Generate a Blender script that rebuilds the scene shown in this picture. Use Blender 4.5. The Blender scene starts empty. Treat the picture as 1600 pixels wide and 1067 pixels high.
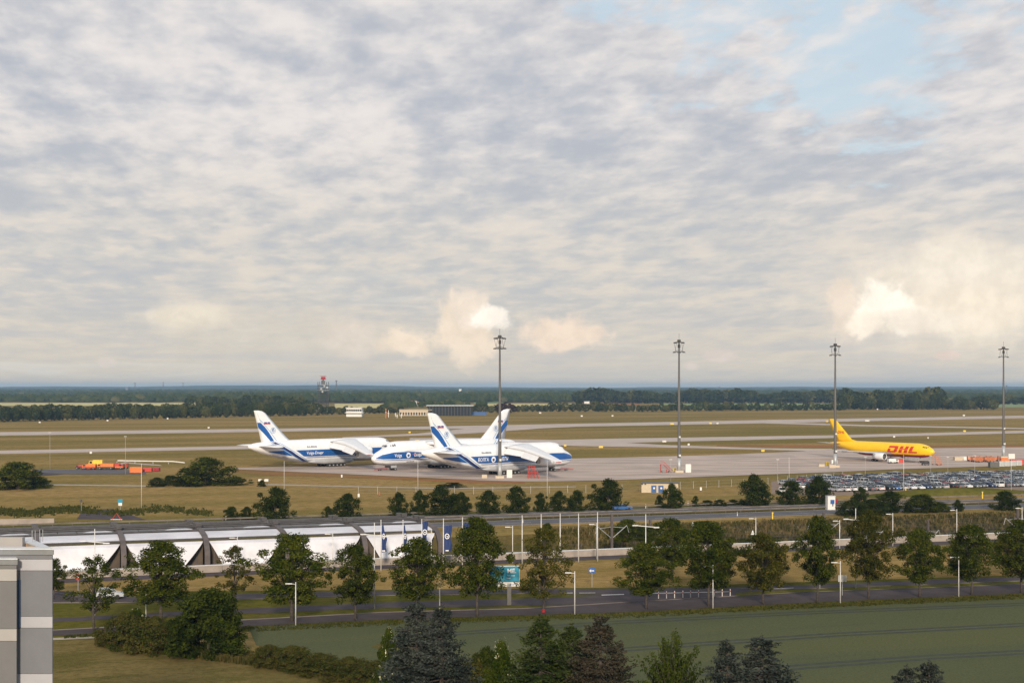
import bpy, math, random
import numpy as np
from mathutils import Vector, Matrix
R = math.radians
S = bpy.context.scene
COL = S.collection
rnd = random.Random(7)
# ------------------------------------------------------------------ camera, light
F = 2222.2; CAMH = 30.0; HZ = 604.0
cam = bpy.data.cameras.new('camera'); camo = bpy.data.objects.new('camera', cam); COL.objects.link(camo)
camo.location = (0, 0, CAMH); camo.rotation_euler = (R(90), 0, 0)
cam.sensor_width = 36; cam.lens = 50; cam.shift_y = (HZ - 533.5) / 1600
cam.clip_end = 60000; cam.clip_start = 1
S.camera = camo
S.view_settings.view_transform = 'Standard'; S.view_settings.look = 'None'
S.view_settings.exposure = 0.0; S.view_settings.gamma = 1; S.view_settings.use_curve_mapping = False
SUN_EL, SUN_AZ = R(20), R(178)      # azimuth measured from +Y towards +X: low sun behind the camera's left shoulder
sl = bpy.data.lights.new('sun', 'SUN'); sl.energy = 3.9; sl.angle = R(6); sl.color = (1.0, 0.86, 0.68)
so = bpy.data.objects.new('sun', sl); COL.objects.link(so)
sd = Vector((math.sin(SUN_AZ) * math.cos(SUN_EL), math.cos(SUN_AZ) * math.cos(SUN_EL), math.sin(SUN_EL)))
so.rotation_euler = sd.to_track_quat('Z', 'Y').to_euler()

W = bpy.data.worlds.new('World'); S.world = W; W.use_nodes = True
class NT:
    def __init__(s, nt): s.t = nt; s.n = nt.nodes; s.l = nt.links
    def node(s, typ, **k):
        x = s.n.new(typ)
        for a, b in k.items(): setattr(x, a, b)
        return x
    def put(s, sock, v):
        if isinstance(v, bpy.types.NodeSocket): s.l.new(v, sock)
        elif v is not None:
            if isinstance(v, (tuple, list)) and len(v) == 3 and sock.type == 'RGBA': v = (*v, 1)
            sock.default_value = v
    def m(s, op, a, b=None, c=None, clamp=False):
        x = s.node('ShaderNodeMath', operation=op, use_clamp=clamp)
        for i, v in enumerate((a, b, c)):
            if v is not None: s.put(x.inputs[i], v)
        return x.outputs[0]
    def mix(s, f, a, b, blend='MIX'):
        x = s.node('ShaderNodeMix', data_type='RGBA', blend_type=blend)
        s.put(x.inputs[0], f); s.put(x.inputs[6], a); s.put(x.inputs[7], b)
        return x.outputs[2]
    def ss(s, v, lo, hi, a=0.0, b=1.0):
        x = s.node('ShaderNodeMapRange', interpolation_type='SMOOTHSTEP')
        for i, q in enumerate((v, lo, hi, a, b)): s.put(x.inputs[i], q)
        return x.outputs[0]
    def comb(s, a, b, c):
        x = s.node('ShaderNodeCombineXYZ')
        for i, q in enumerate((a, b, c)): s.put(x.inputs[i], q)
        return x.outputs[0]
    def noise(s, vec, scale, detail=4, rough=.5, dist=0.0, col=False):
        x = s.node('ShaderNodeTexNoise')
        s.put(x.inputs['Vector'], vec); s.put(x.inputs['Scale'], scale); s.put(x.inputs['Detail'], detail)
        s.put(x.inputs['Roughness'], rough); s.put(x.inputs['Distortion'], dist)
        return x.outputs['Color' if col else 'Fac']
def sky():
    t = NT(W.node_tree); t.n.clear()
    out = t.node('ShaderNodeOutputWorld'); bg = t.node('ShaderNodeBackground'); t.l.new(bg.outputs[0], out.inputs[0])
    nis = t.node('ShaderNodeTexSky', sky_type='NISHITA', sun_disc=False)
    nis.sun_elevation = SUN_EL; nis.sun_rotation = SUN_AZ
    tc = t.node('ShaderNodeTexCoord'); sep = t.node('ShaderNodeSeparateXYZ'); t.l.new(tc.outputs['Generated'], sep.inputs[0])
    x, y, z = sep.outputs
    zc = t.m('MAXIMUM', z, 0.0)
    zd = t.m('ADD', zc, 0.11)
    px = t.m('DIVIDE', x, zd); py = t.m('DIVIDE', y, zd)
    p = t.comb(px, py, 0.0)
    p2 = t.comb(t.m('ADD', px, t.m('MULTIPLY', py, 0.12)), t.m('MULTIPLY', py, .62), 4.0)
    big = t.noise(p2, 1.5, 3, .5, .3)
    mid = t.noise(p2, 7.0, 7, .52, .1)
    fine = t.noise(p2, 21.0, 5, .55, .1)
    b = t.m('ADD', t.m('ADD', t.m('MULTIPLY', big, .50), t.m('MULTIPLY', mid, .78)), t.m('MULTIPLY', fine, .26))
    b = t.ss(b, .56, .99)
    high = t.ss(z, .07, .2)
    grey = t.mix(high, (.54, .555, .57, 1), (.485, .515, .575, 1))
    lit = t.mix(high, (.78, .71, .62, 1), (.85, .80, .77, 1))
    cl = t.mix(b, grey, lit)
    # soft warm haze low over the horizon
    low = t.ss(z, .0, .085, 1.0, 0.0)
    cl = t.mix(t.m('MULTIPLY', low, .72), cl, (.72, .64, .525, 1))
    # stretched thin bands
    bands = t.noise(t.comb(t.m('MULTIPLY', x, 6.0), t.m('MULTIPLY', y, 6.0), t.m('MULTIPLY', z, 75.0)), 1.0, 5, .6, .4)
    cl = t.mix(t.m('MULTIPLY', t.ss(bands, .54, .70), t.ss(z, .12, .04, 0.0, .45)), cl, (.80, .77, .70, 1))
    cl = t.mix(t.m('MULTIPLY', t.ss(bands, .50, .34), t.ss(z, .13, .05, 0.0, .40)), cl, (.50, .52, .56, 1))
    # blue gaps, mostly to the right
    skyc = t.mix(t.ss(z, .05, .6), (.67, .785, .84, 1), (.40, .60, .82, 1))
    nsk = t.mix(1.0, nis.outputs[0], (.10, .10, .10, 1), 'MULTIPLY')
    skyc = t.mix(.12, skyc, nsk)
    gn = t.noise(t.comb(px, t.m('MULTIPLY', py, .7), 9.0), 2.6, 7, .6, .2)
    az = t.m('DIVIDE', x, t.m('ADD', t.m('ABSOLUTE', y), .2))
    gth = t.m('SUBTRACT', t.m('ADD', .71, t.m('MULTIPLY', low, .2)), t.m('MULTIPLY', t.m('MULTIPLY', t.ss(az, -.1, .42), t.ss(z, .09, .25)), .36))
    gap = t.ss(t.m('SUBTRACT', gn, gth), -.035, .06)
    cl = t.mix(t.m('MULTIPLY', gap, t.ss(mid, .66, .44, .30, .85)), cl, skyc)
    # far cumulus banks standing low over the horizon
    ya = t.m('MAXIMUM', y, .05)
    a = t.m('DIVIDE', x, ya); e = t.m('DIVIDE', z, ya)
    ae = t.comb(a, e, 2.0)
    cn = t.noise(ae, 26.0, 6, .62, .2)
    cf = t.noise(ae, 60.0, 5, .6, .2)
    front = t.ss(y, .3, .6)
    def blob(X, Y, rx, ry, col, amt, soft=.35, flat=0.0):
        nonlocal cl
        ax = (X - 800) / F; ey = (HZ - Y) / F
        da = t.m('DIVIDE', t.m('SUBTRACT', a, ax), rx / F); de = t.m('DIVIDE', t.m('SUBTRACT', e, ey), ry / F)
        d = t.m('SQRT', t.m('ADD', t.m('MULTIPLY', da, da), t.m('MULTIPLY', de, de)))
        v = t.m('ADD', d, t.m('MULTIPLY', t.m('SUBTRACT', cn, .5), -3.0 if soft < .5 else -1.3))
        if flat: v = t.m('MAXIMUM', v, t.m('ADD', t.m('MULTIPLY', de, -2.2), flat - .4))
        f = t.m('MULTIPLY', t.m('MULTIPLY', t.ss(v, 1.0 + soft * .5, 1.0 - soft), amt), front)
        shade = t.mix(t.ss(cf, .35, .65), tuple(c * .90 for c in col), col)
        cl = t.mix(f, cl, shade)
    blob(1500, 455, 240, 95, (1.0, .88, .72), .95, .95)
    blob(1530, 490, 140, 45, (1.08, .95, .76), .7, .7)
    blob(1500, 415, 120, 40, (1.05, .95, .80), .6, .8)
    blob(1318, 480, 34, 46, (.98, .83, .68), .85, .45)
    blob(1385, 487, 52, 46, (1.22, 1.12, .96), .95, .40, 1.0)
    blob(1352, 505, 34, 20, (1.15, 1.02, .84), .9, .40)
    blob(1412, 500, 30, 24, (1.15, 1.04, .88), .85, .40)
    blob(1440, 500, 60, 22, (1.05, .93, .78), .8, .45)
    blob(725, 520, 50, 52, (1.0, .84, .66), .92, .42)
    blob(735, 480, 30, 30, (.98, .84, .70), .8, .42)
    blob(770, 496, 28, 20, (1.18, 1.08, .94), .95, .40)
    blob(648, 537, 52, 24, (1.04, .87, .68), .95, .42)
    blob(545, 525, 45, 34, (.90, .78, .66), .8, .5)
    blob(890, 528, 62, 28, (1.02, .83, .66), .9, .45)
    blob(290, 492, 85, 26, (1.0, .88, .70), .8, .6)
    blob(420, 525, 190, 60, (.74, .68, .58), .5, .95)
    blob(1122, 557, 22, 9, (.86, .74, .66), .7, .45)
    blob(1080, 572, 14, 9, (.85, .73, .65), .6, .45)
    blob(1478, 555, 22, 8, (.90, .72, .62), .7, .45)
    blob(168, 567, 16, 9, (.84, .74, .66), .6, .45)
    t.l.new(cl, bg.inputs[0]); bg.inputs[1].default_value = 1.0
sky()

# ------------------------------------------------------------------ helpers
def G(px, py, z=0.0):
    D = (CAMH - z) * F / (py - HZ); return Vector(((px - 800) * D / F, D, z))
def zat(D, py): return CAMH - (py - HZ) * D / F
TA = R(19.3); TU = Vector((math.cos(TA), math.sin(TA), 0)); TN = Vector((-math.sin(TA), math.cos(TA), 0)); TO = Vector((-62.1, 225.3, 0))
def UT(u, t, z=0.0): return TO + TU * u + TN * t + Vector((0, 0, z))
def toUT(v): d = Vector((v[0], v[1], 0)) - TO; return d.dot(TU), d.dot(TN)

def mat(name, col, rough=.8, metal=0.0, var=.12, scale=3.0, col2=None, bump=0.0, bscale=None, stretch=None, rot=0.0, detail=6, spec=None):
    m = bpy.data.materials.new(name); m.use_nodes = True; t = NT(m.node_tree); p = t.n['Principled BSDF']
    tc = t.node('ShaderNodeTexCoord'); vec = tc.outputs['Object']
    if stretch or rot:
        mp = t.node('ShaderNodeMapping'); t.l.new(vec, mp.inputs[0]); mp.inputs['Rotation'].default_value = (0, 0, rot)
        mp.inputs['Scale'].default_value = stretch or (1, 1, 1); vec = mp.outputs[0]
    n = t.noise(vec, scale, detail, .6)
    c2 = col2 or tuple(c * (1 - var * 1.6) for c in col)
    c1 = col if col2 else tuple(min(1, c * (1 + var)) for c in col)
    t.put(p.inputs['Base Color'], t.mix(t.ss(n, .3, .7), c1, c2))
    p.inputs['Roughness'].default_value = rough; p.inputs['Metallic'].default_value = metal
    if spec is not None: p.inputs['Specular IOR Level'].default_value = spec
    if bump:
        bn = t.node('ShaderNodeBump'); bn.inputs['Distance'].default_value = bump; bn.inputs['Strength'].default_value = .7
        t.put(bn.inputs['Height'], t.noise(vec, bscale or scale * 4, 5, .65)); t.l.new(bn.outputs[0], p.inputs['Normal'])
    return m
def leafmat(name, cols, trans=.34):
    m = bpy.data.materials.new(name); m.use_nodes = True; t = NT(m.node_tree); t.n.clear()
    out = t.node('ShaderNodeOutputMaterial'); g = t.node('ShaderNodeNewGeometry'); oi = t.node('ShaderNodeObjectInfo')
    tc = t.node('ShaderNodeTexCoord')
    n = t.noise(tc.outputs['Object'], .55, 3, .6)
    f = t.m('ADD', t.m('MULTIPLY', g.outputs['Random Per Island'], .5), t.m('MULTIPLY', t.ss(n, .35, .65), .5))
    c = t.mix(t.ss(f, .15, .85), cols[0], cols[1])
    if len(cols) > 2: c = t.mix(t.ss(g.outputs['Random Per Island'], .93, .97), c, cols[2])
    c = t.mix(t.m('MULTIPLY', oi.outputs['Random'], .35), c, tuple(a * .65 for a in cols[0]))
    d = t.node('ShaderNodeBsdfDiffuse'); tr = t.node('ShaderNodeBsdfTranslucent'); mx = t.node('ShaderNodeMixShader')
    t.put(d.inputs[0], c); t.put(tr.inputs[0], c); mx.inputs[0].default_value = trans
    t.l.new(d.outputs[0], mx.inputs[1]); t.l.new(tr.outputs[0], mx.inputs[2]); t.l.new(mx.outputs[0], out.inputs[0])
    return m

class MB:
    def __init__(s): s.v = []; s.f = []; s.mi = []
    def add(s, vs, fs, mi=0):
        o = len(s.v); s.v += [tuple(v) for v in vs]; s.f += [tuple(i + o for i in f) for f in fs]; s.mi += [mi] * len(fs); return s
    def box(s, c, d, rz=0.0, mi=0, ry=0.0, rx=0.0):
        hx, hy, hz = d[0] / 2, d[1] / 2, d[2] / 2
        M = Matrix.Translation(c) @ Matrix.Rotation(rz, 4, 'Z') @ Matrix.Rotation(ry, 4, 'Y') @ Matrix.Rotation(rx, 4, 'X')
        vs = [M @ Vector((x * hx, y * hy, z * hz)) for z in (-1, 1) for x, y in ((-1, -1), (1, -1), (1, 1), (-1, 1))]
        return s.add(vs, [(3, 2, 1, 0), (4, 5, 6, 7), (0, 1, 5, 4), (1, 2, 6, 5), (2, 3, 7, 6), (3, 0, 4, 7)], mi)
    def prism(s, poly, z0, z1, mi=0):
        n = len(poly); vs = [(p[0], p[1], z0) for p in poly] + [(p[0], p[1], z1) for p in poly]
        return s.add(vs, [tuple(range(n - 1, -1, -1)), tuple(range(n, 2 * n))] + [(i, (i + 1) % n, (i + 1) % n + n, i + n) for i in range(n)], mi)
    def xz(s, poly, y0, y1, mi=0):            # outline in x,z with thickness along y
        n = len(poly); vs = [(p[0], y0, p[1]) for p in poly] + [(p[0], y1, p[1]) for p in poly]
        return s.add(vs, [tuple(range(n)), tuple(range(2 * n - 1, n - 1, -1))] + [((i + 1) % n, i, i + n, (i + 1) % n + n) for i in range(n)], mi)
    def tube(s, path, rad, n=6, mi=0, cap=True):
        path = [Vector(p) for p in path]
        if not isinstance(rad, (list, tuple)): rad = [rad] * len(path)
        vs = []; fs = []
        for i, p in enumerate(path):
            d = (path[min(i + 1, len(path) - 1)] - path[max(i - 1, 0)]).normalized()
            a = Vector((0, 0, 1)) if abs(d.z) < .9 else Vector((1, 0, 0))
            e1 = d.cross(a).normalized(); e2 = d.cross(e1)
            for k in range(n):
                w = 2 * math.pi * k / n; vs.append(p + (e1 * math.cos(w) + e2 * math.sin(w)) * rad[i])
        for i in range(len(path) - 1):
            for k in range(n): fs.append((i * n + k, i * n + (k + 1) % n, (i + 1) * n + (k + 1) % n, (i + 1) * n + k))
        if cap: fs += [tuple(range(n - 1, -1, -1)), tuple(range(len(vs) - n, len(vs)))]
        return s.add(vs, fs, mi)
    def loft(s, secs, mi=0, closed=True, caps=True):
        n = len(secs[0]); vs = [v for q in secs for v in q]; fs = []
        for i in range(len(secs) - 1):
            for k in range(n if closed else n - 1): fs.append((i * n + k, i * n + (k + 1) % n, (i + 1) * n + (k + 1) % n, (i + 1) * n + k))
        if caps: fs += [tuple(range(n - 1, -1, -1)), tuple(range(len(vs) - n, len(vs)))]
        return s.add(vs, fs, mi)
    def disc(s, c, r, axis='y', n=16, mi=0, r2=None):
        vs = []
        for k in range(n):
            a = 2 * math.pi * k / n; u, w = r * math.cos(a), (r2 or r) * math.sin(a)
            vs.append((c[0] + u, c[1], c[2] + w) if axis == 'y' else ((c[0], c[1] + u, c[2] + w) if axis == 'x' else (c[0] + u, c[1] + w, c[2])))
        return s.add(vs, [tuple(range(n))], mi)
    def mesh(s, name, mats, smooth=False):
        m = bpy.data.meshes.new(name); m.from_pydata(s.v, [], s.f)
        for q in (mats if isinstance(mats, (list, tuple)) else [mats]): m.materials.append(q)
        m.polygons.foreach_set('material_index', s.mi)
        if smooth: m.polygons.foreach_set('use_smooth', [True] * len(m.polygons))
        m.update(); return m
    def build(s, name, mats, parent=None, smooth=False): return link(name, s.mesh(name, mats, smooth), parent)
def link(name, data, parent=None):
    o = bpy.data.objects.new(name, data); COL.objects.link(o)
    if parent is not None: o.parent = parent
    return o
def tag(o, label=None, cat=None, group=None, kind=None):
    if label: o['label'] = label
    if cat: o['category'] = cat
    if group: o['group'] = group
    if kind: o['kind'] = kind
    return o
def thing(name, loc, label, cat, group=None, rz=0.0):
    o = bpy.data.objects.new(name, None); COL.objects.link(o); o.location = loc; o.rotation_euler = (0, 0, rz); o.empty_display_size = .3
    return tag(o, label, cat, group)
KIDS = {}
def copy_tree(o, parent=None):
    c = o.copy(); COL.objects.link(c)
    if parent is not None: c.parent = parent
    for ch in KIDS.get(o.name) or list(o.children): copy_tree(ch, c)
    return c
def quads(name, V, mats, mi=None):             # V: (N,4,3) array
    n = len(V); m = bpy.data.meshes.new(name); m.vertices.add(n * 4); m.vertices.foreach_set('co', V.reshape(-1).astype(np.float32))
    m.loops.add(n * 4); m.loops.foreach_set('vertex_index', np.arange(n * 4, dtype=np.int32))
    m.polygons.add(n); m.polygons.foreach_set('loop_start', np.arange(0, n * 4, 4, dtype=np.int32)); m.polygons.foreach_set('loop_total', np.full(n, 4, dtype=np.int32))
    for q in (mats if isinstance(mats, (list, tuple)) else [mats]): m.materials.append(q)
    if mi is not None: m.polygons.foreach_set('material_index', mi.astype(np.int32))
    m.update(calc_edges=True); return m
def leafquads(rs, P, N, size, aspect=.65):     # leaf-shaped quads at points P facing N
    n = len(P); N = N / (np.linalg.norm(N, axis=1, keepdims=True) + 1e-9)
    A = rs.normal(size=(n, 3)); T = np.cross(N, A); T /= (np.linalg.norm(T, axis=1, keepdims=True) + 1e-9); B = np.cross(N, T)
    s = (size * rs.uniform(.6, 1.3, n))[:, None]
    return np.stack([P - T * s * .5, P + B * s * .5 * aspect, P + T * s * .5, P - B * s * .5 * aspect], axis=1)
def textmesh(txt, h, wide=1.0, off=0.0):
    c = bpy.data.curves.new('t', 'FONT'); c.body = txt; c.size = h * 1.38; c.offset = off; c.resolution_u = 2; c.align_x = 'CENTER'
    o = bpy.data.objects.new('t', c); COL.objects.link(o)
    bpy.context.view_layer.update()
    m = bpy.data.meshes.new_from_object(o.evaluated_get(bpy.context.evaluated_depsgraph_get()))
    vs = [(v.co.x * wide, v.co.y) for v in m.vertices]; fs = [tuple(p.vertices) for p in m.polygons]
    bpy.data.objects.remove(o); bpy.data.curves.remove(c); bpy.data.meshes.remove(m)
    return vs, fs

# ------------------------------------------------------------------ materials
M = {}
def grassmat(name, a, b, c, sc=.02, fine=.5, bump=.25, stretch=(1, 4, 1)):
    m = bpy.data.materials.new(name); m.use_nodes = True; t = NT(m.node_tree); p = t.n['Principled BSDF']
    tc = t.node('ShaderNodeTexCoord'); mp = t.node('ShaderNodeMapping'); t.l.new(tc.outputs['Object'], mp.inputs[0])
    mp.vector_type = 'TEXTURE'; mp.inputs['Rotation'].default_value = (0, 0, TA); mp.inputs['Scale'].default_value = (stretch[1], stretch[0], 1)
    n1 = t.noise(mp.outputs[0], sc, 5, .6, .3); n2 = t.noise(mp.outputs[0], sc * 4.3, 5, .65, .2)
    n3 = t.noise(tc.outputs['Object'], fine, 5, .7); n4 = t.noise(tc.outputs['Object'], fine * 8, 3, .7)
    c1 = t.mix(t.ss(n1, .38, .62), a, b)
    c1 = t.mix(t.m('MULTIPLY', t.ss(n2, .48, .68), .8), c1, c)
    c1 = t.mix(t.ss(n3, .38, .68, 0, .6), c1, tuple(q * .55 for q in a))
    c1 = t.mix(t.ss(n4, .45, .70, 0, .45), c1, tuple(min(1, q * 1.5) for q in b))
    t.put(p.inputs['Base Color'], c1); p.inputs['Roughness'].default_value = .95; p.inputs['Specular IOR Level'].default_value = 0.0
    bn = t.node('ShaderNodeBump'); bn.inputs['Distance'].default_value = bump; bn.inputs['Strength'].default_value = .8
    t.put(bn.inputs['Height'], t.noise(tc.outputs['Object'], fine * 3, 5, .75)); t.l.new(bn.outputs[0], p.inputs['Normal'])
    return m
M['airgrass'] = grassmat('airfield_grass', (.160, .132, .036), (.34, .225, .092), (.205, .165, .048), .018, .35, .30, (1, 6, 1))
M['verge'] = grassmat('verge_grass', (.084, .088, .015), (.125, .112, .024), (.15, .118, .034), .05, .7, .2)
M['tan'] = grassmat('dry_grass', (.25, .17, .06), (.36, .24, .095), (.16, .13, .038), .05, .6, .2, (1, 3, 1))
M['lawn'] = grassmat('lawn_grass', (.115, .098, .030), (.20, .15, .058), (.085, .085, .022), .10, 1.2, .15, (1, 2.5, 1))
M['crop'] = grassmat('crop', (.100, .114, .062), (.122, .126, .060), (.090, .106, .062), .02, 3.5, .14, (1, 8, 1))
M['cropdark'] = mat('crop_track', (.030, .038, .020), .95, var=.2, scale=1.0)
M['redearth'] = grassmat('bare_earth', (.32, .145, .07), (.22, .15, .06), (.36, .18, .09), .03, .5, .1)
M['bankgrass'] = grassmat('bank_grass', (.095, .080, .026), (.15, .11, .04), (.065, .065, .016), .08, .6, .5, (1, 1.5, 1))
M['concrete'] = mat('apron_concrete', (.46, .37, .315), .95, spec=.15, var=.17, scale=.035, bump=.02, bscale=2, stretch=(1, 3, 1))
M['taxi'] = mat('taxiway_concrete', (.48, .40, .345), .95, spec=.15, var=.08, scale=.05, bump=.01, bscale=2)
M['asphalt'] = mat('asphalt', (.074, .060, .064), .95, spec=.12, var=.12, scale=.3, bump=.01, bscale=20)
M['hwy'] = mat('highway_asphalt', (.115, .11, .118), .95, spec=.15, var=.1, scale=.2, bump=.01, bscale=20)
M['path'] = mat('gravel_path', (.36, .31, .24), .9, var=.15, scale=.6)
M['lot'] = mat('car_park_surface', (.25, .185, .14), .95, spec=.1, var=.15, scale=.4)
M['yellowfield'] = mat('ripe_field', (.52, .44, .17), .95, var=.06, scale=.01)
M['greenfield'] = mat('green_field', (.20, .25, .08), .95, var=.12, scale=.01)
M['white_paint'] = mat('road_paint', (.62, .60, .57), .7, var=.1, scale=2)
M['parapet'] = mat('parapet_concrete', (.33, .28, .24), .85, var=.12, scale=.5, bump=.02)
M['planewhite'] = mat('aircraft_white', (.80, .81, .83), .32, var=.03, scale=.5)
M['planegrey'] = mat('aircraft_belly_shade_grey', (.40, .41, .43), .4, var=.06, scale=.5)  # belly grey, with the natural shading underneath put into the colour
M['blue'] = mat('livery_blue', (.010, .095, .34), .35, var=.06, scale=.5)
M['navy'] = mat('livery_navy', (.012, .03, .14), .35, var=.06, scale=.5)
M['lightblue'] = mat('livery_light_blue', (.23, .42, .66), .35, var=.05, scale=.5)
M['lettering'] = mat('white_lettering', (.85, .86, .88), .5, var=.02)
M['darkletter'] = mat('dark_lettering', (.10, .11, .15), .5, var=.02)
M['glass'] = mat('dark_glass', (.02, .024, .03), .12, var=.05)
M['tyre'] = mat('tyre_rubber', (.022, .021, .022), .85, var=.15)
M['metal'] = mat('galvanised_steel', (.42, .43, .44), .5, .35, var=.08, scale=1)
M['darkmetal'] = mat('dark_steel', (.075, .07, .07), .5, .3, var=.15, scale=1)
M['mast'] = mat('mast_steel', (.12, .115, .11), .6, .2, var=.15, scale=.3, stretch=(1, 1, .2))
M['rib'] = mat('canopy_steel', (.105, .085, .08), .6, .1, var=.15, scale=.6)
M['glazing'] = mat('canopy_glazing', (.125, .115, .11), .45, 0, var=.25, scale=.25)
M['membrane'] = mat('canopy_membrane', (.64, .63, .67), .6, var=.10, scale=.18, bump=.03, bscale=.5)
M['insideshade'] = mat('interior_shade', (.10, .075, .055), .9, var=.2, scale=.4)
M['ballast'] = mat('track_ballast', (.13, .11, .10), .95, var=.2, scale=1.5, bump=.05)
M['pole'] = mat('pole_white', (.66, .65, .64), .45, .1, var=.06)
M['redpaint'] = mat('red_paint', (.55, .045, .03), .5, var=.15)
M['darkred'] = mat('dark_red_paint', (.32, .012, .018), .4, var=.08)
M['dhlyellow'] = mat('yellow_paint', (.93, .56, .004), .35, var=.03, scale=.4)
M['dhlred'] = mat('livery_red', (.62, .025, .018), .4, var=.04)
M['orange'] = mat('orange_paint', (.75, .19, .035), .5, var=.15)
M['yellow'] = mat('sign_yellow', (.80, .55, .03), .5, var=.1)
M['salmon'] = mat('faded_orange_paint', (.60, .22, .10), .6, var=.2)
M['greypole'] = mat('pole_grey', (.40, .39, .38), .5, .1, var=.06)
M['cream'] = mat('cream_render', (.55, .46, .34), .8, var=.06)
M['white'] = mat('white_render', (.72, .71, .68), .7, var=.05)
M['flag'] = mat('flag_blue', (.022, .045, .155), .8, var=.15, scale=1)
M['teal'] = mat('sign_teal', (.01, .25, .38), .5, var=.05)
M['signblue'] = mat('sign_blue', (.015, .10, .34), .5, var=.05)
M['doorblue'] = mat('door_blue', (.02, .09, .27), .5, var=.08)
M['bark'] = mat('bark', (.075, .060, .050), .95, var=.3, scale=3, bump=.04)
M['rgrey'] = mat('facade_grey', (.16, .165, .185), .7, var=.04, scale=.5)
M['rgrey2'] = mat('facade_warm_grey', (.15, .15, .155), .7, var=.04, scale=.5)
M['rlight'] = mat('facade_light', (.39, .39, .42), .7, var=.04, scale=.5)
M['rwarm'] = mat('facade_off_white', (.36, .345, .335), .7, var=.04, scale=.5)
M['coping'] = mat('coping_sheet', (.60, .62, .64), .45, .2, var=.05)
M['copinggrey'] = mat('coping_dark', (.20, .21, .22), .6, .2, var=.05)
M['recess'] = mat('recess_blue', (.05, .085, .15), .4, var=.05)
M['tanwall'] = mat('roof_wall_tan', (.50, .34, .20), .8, var=.1)
M['leaf'] = leafmat('leaves_green', [(.028, .048, .005), (.118, .132, .014), (.16, .14, .02)])
M['leafyellow'] = leafmat('leaves_olive', [(.040, .050, .007), (.125, .112, .018), (.18, .12, .03)])
M['leafdark'] = leafmat('leaves_dark', [(.018, .032, .005), (.066, .082, .012)])
M['leafbright'] = leafmat('leaves_bright', [(.028, .050, .006), (.085, .105, .012)])
M['scrub'] = leafmat('scrub_leaves', [(.048, .062, .012), (.11, .10, .025), (.13, .06, .035)])
M['spruce'] = leafmat('spruce_needles', [(.024, .032, .028), (.085, .098, .084)], .1)
M['sprucebrown'] = leafmat('spruce_needles_brown', [(.034, .034, .022), (.095, .075, .052)], .1)
M['pine'] = leafmat('pine_needles', [(.026, .042, .012), (.070, .088, .020)], .15)
M['farleaf'] = leafmat('far_leaves', [(.024, .036, .012), (.068, .078, .024)], .15)
M['farolive'] = leafmat('far_leaves_olive', [(.060, .066, .018), (.13, .125, .040)], .15)
M['maroonleaf'] = leafmat('copper_leaves', [(.025, .010, .012), (.06, .022, .025)], .1)
M['blossom'] = mat('white_blossom', (.62, .58, .38), .8, var=.1)
M['kerb'] = mat('kerb_stone', (.17, .15, .14), .95, var=.1, scale=.5, spec=.1)
M['rail'] = mat('weathered_rail', (.16, .135, .115), .8, .1, var=.2, scale=.5)
M['hill'] = mat('distant_woods', (.035, .05, .025), .95, var=.4, scale=.004)
# ------------------------------------------------------------------ ground, roads, water, hills
def sheet(name, pts, z, m, kind='structure'):
    vs = [G(x, y) for x, y in pts]; mb = MB(); mb.add([(v.x, v.y, z) for v in vs], [tuple(range(len(vs)))])
    me = mb.mesh(name, m)
    if me.polygons[0].normal.z < 0: me.flip_normals()
    return tag(link(name, me), kind=kind)
def strip(name, rows, z, m, kerb=0.0):          # rows: (px, y of far edge, y of near edge)
    mb = MB()
    # extend beyond the frame on both sides
    def ext(a, b, X): k = (X - a[0]) / (b[0] - a[0]); return (X, a[1] + (b[1] - a[1]) * k, a[2] + (b[2] - a[2]) * k)
    rows = list(rows)
    if rows[0][0] <= 90: rows.insert(0, ext(rows[0], rows[1], -260))
    if rows[-1][0] >= 1590: rows.append(ext(rows[-1], rows[-2], 1860))
    T = [G(x, a) for x, a, b in rows]; B = [G(x, b) for x, a, b in rows]
    vs = [(v.x, v.y, z) for v in T] + [(v.x, v.y, z) for v in B]; n = len(T)
    mb.add(vs, [(n + i, n + i + 1, i + 1, i) for i in range(n - 1)])
    o = tag(mb.build(name, m), kind='structure')
    return o
def utstrip(name, t0, t1, u0, u1, z, m, parent=None):
    mb = MB(); a, b, c, d = UT(u0, t0, z), UT(u1, t0, z), UT(u1, t1, z), UT(u0, t1, z)
    mb.add([a, b, c, d], [(0, 1, 2, 3)]); return tag(mb.build(name, m, parent), kind='structure')

TD = -5.5
prof = [(-900, 0), (0, 0), (0.02, TD), (30, TD), (35, -2.6), (40, -.15), (44, 0), (200, 0), (1200, 0), (12000, 0)]
us = [-12000, -2500, -900, -400, -200, 0, 100, 200, 300, 400, 600, 1200, 2500, 12000]
gm = MB(); vs = []
for u in us:
    for t, z in prof: vs.append(UT(u, t, z))
k = len(prof)
fs = []; mis = []
for i in range(len(us) - 1):
    for j in range(k - 1):
        fs.append((i * k + j, (i + 1) * k + j, (i + 1) * k + j + 1, i * k + j + 1)); mis.append(1 if j in (1, 2) else (2 if j in (3, 4) else 0))
gm.add(vs, fs); gm.mi = mis
ground = tag(gm.build('ground', [M['airgrass'], M['ballast'], M['bankgrass']]), kind='structure')

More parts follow.
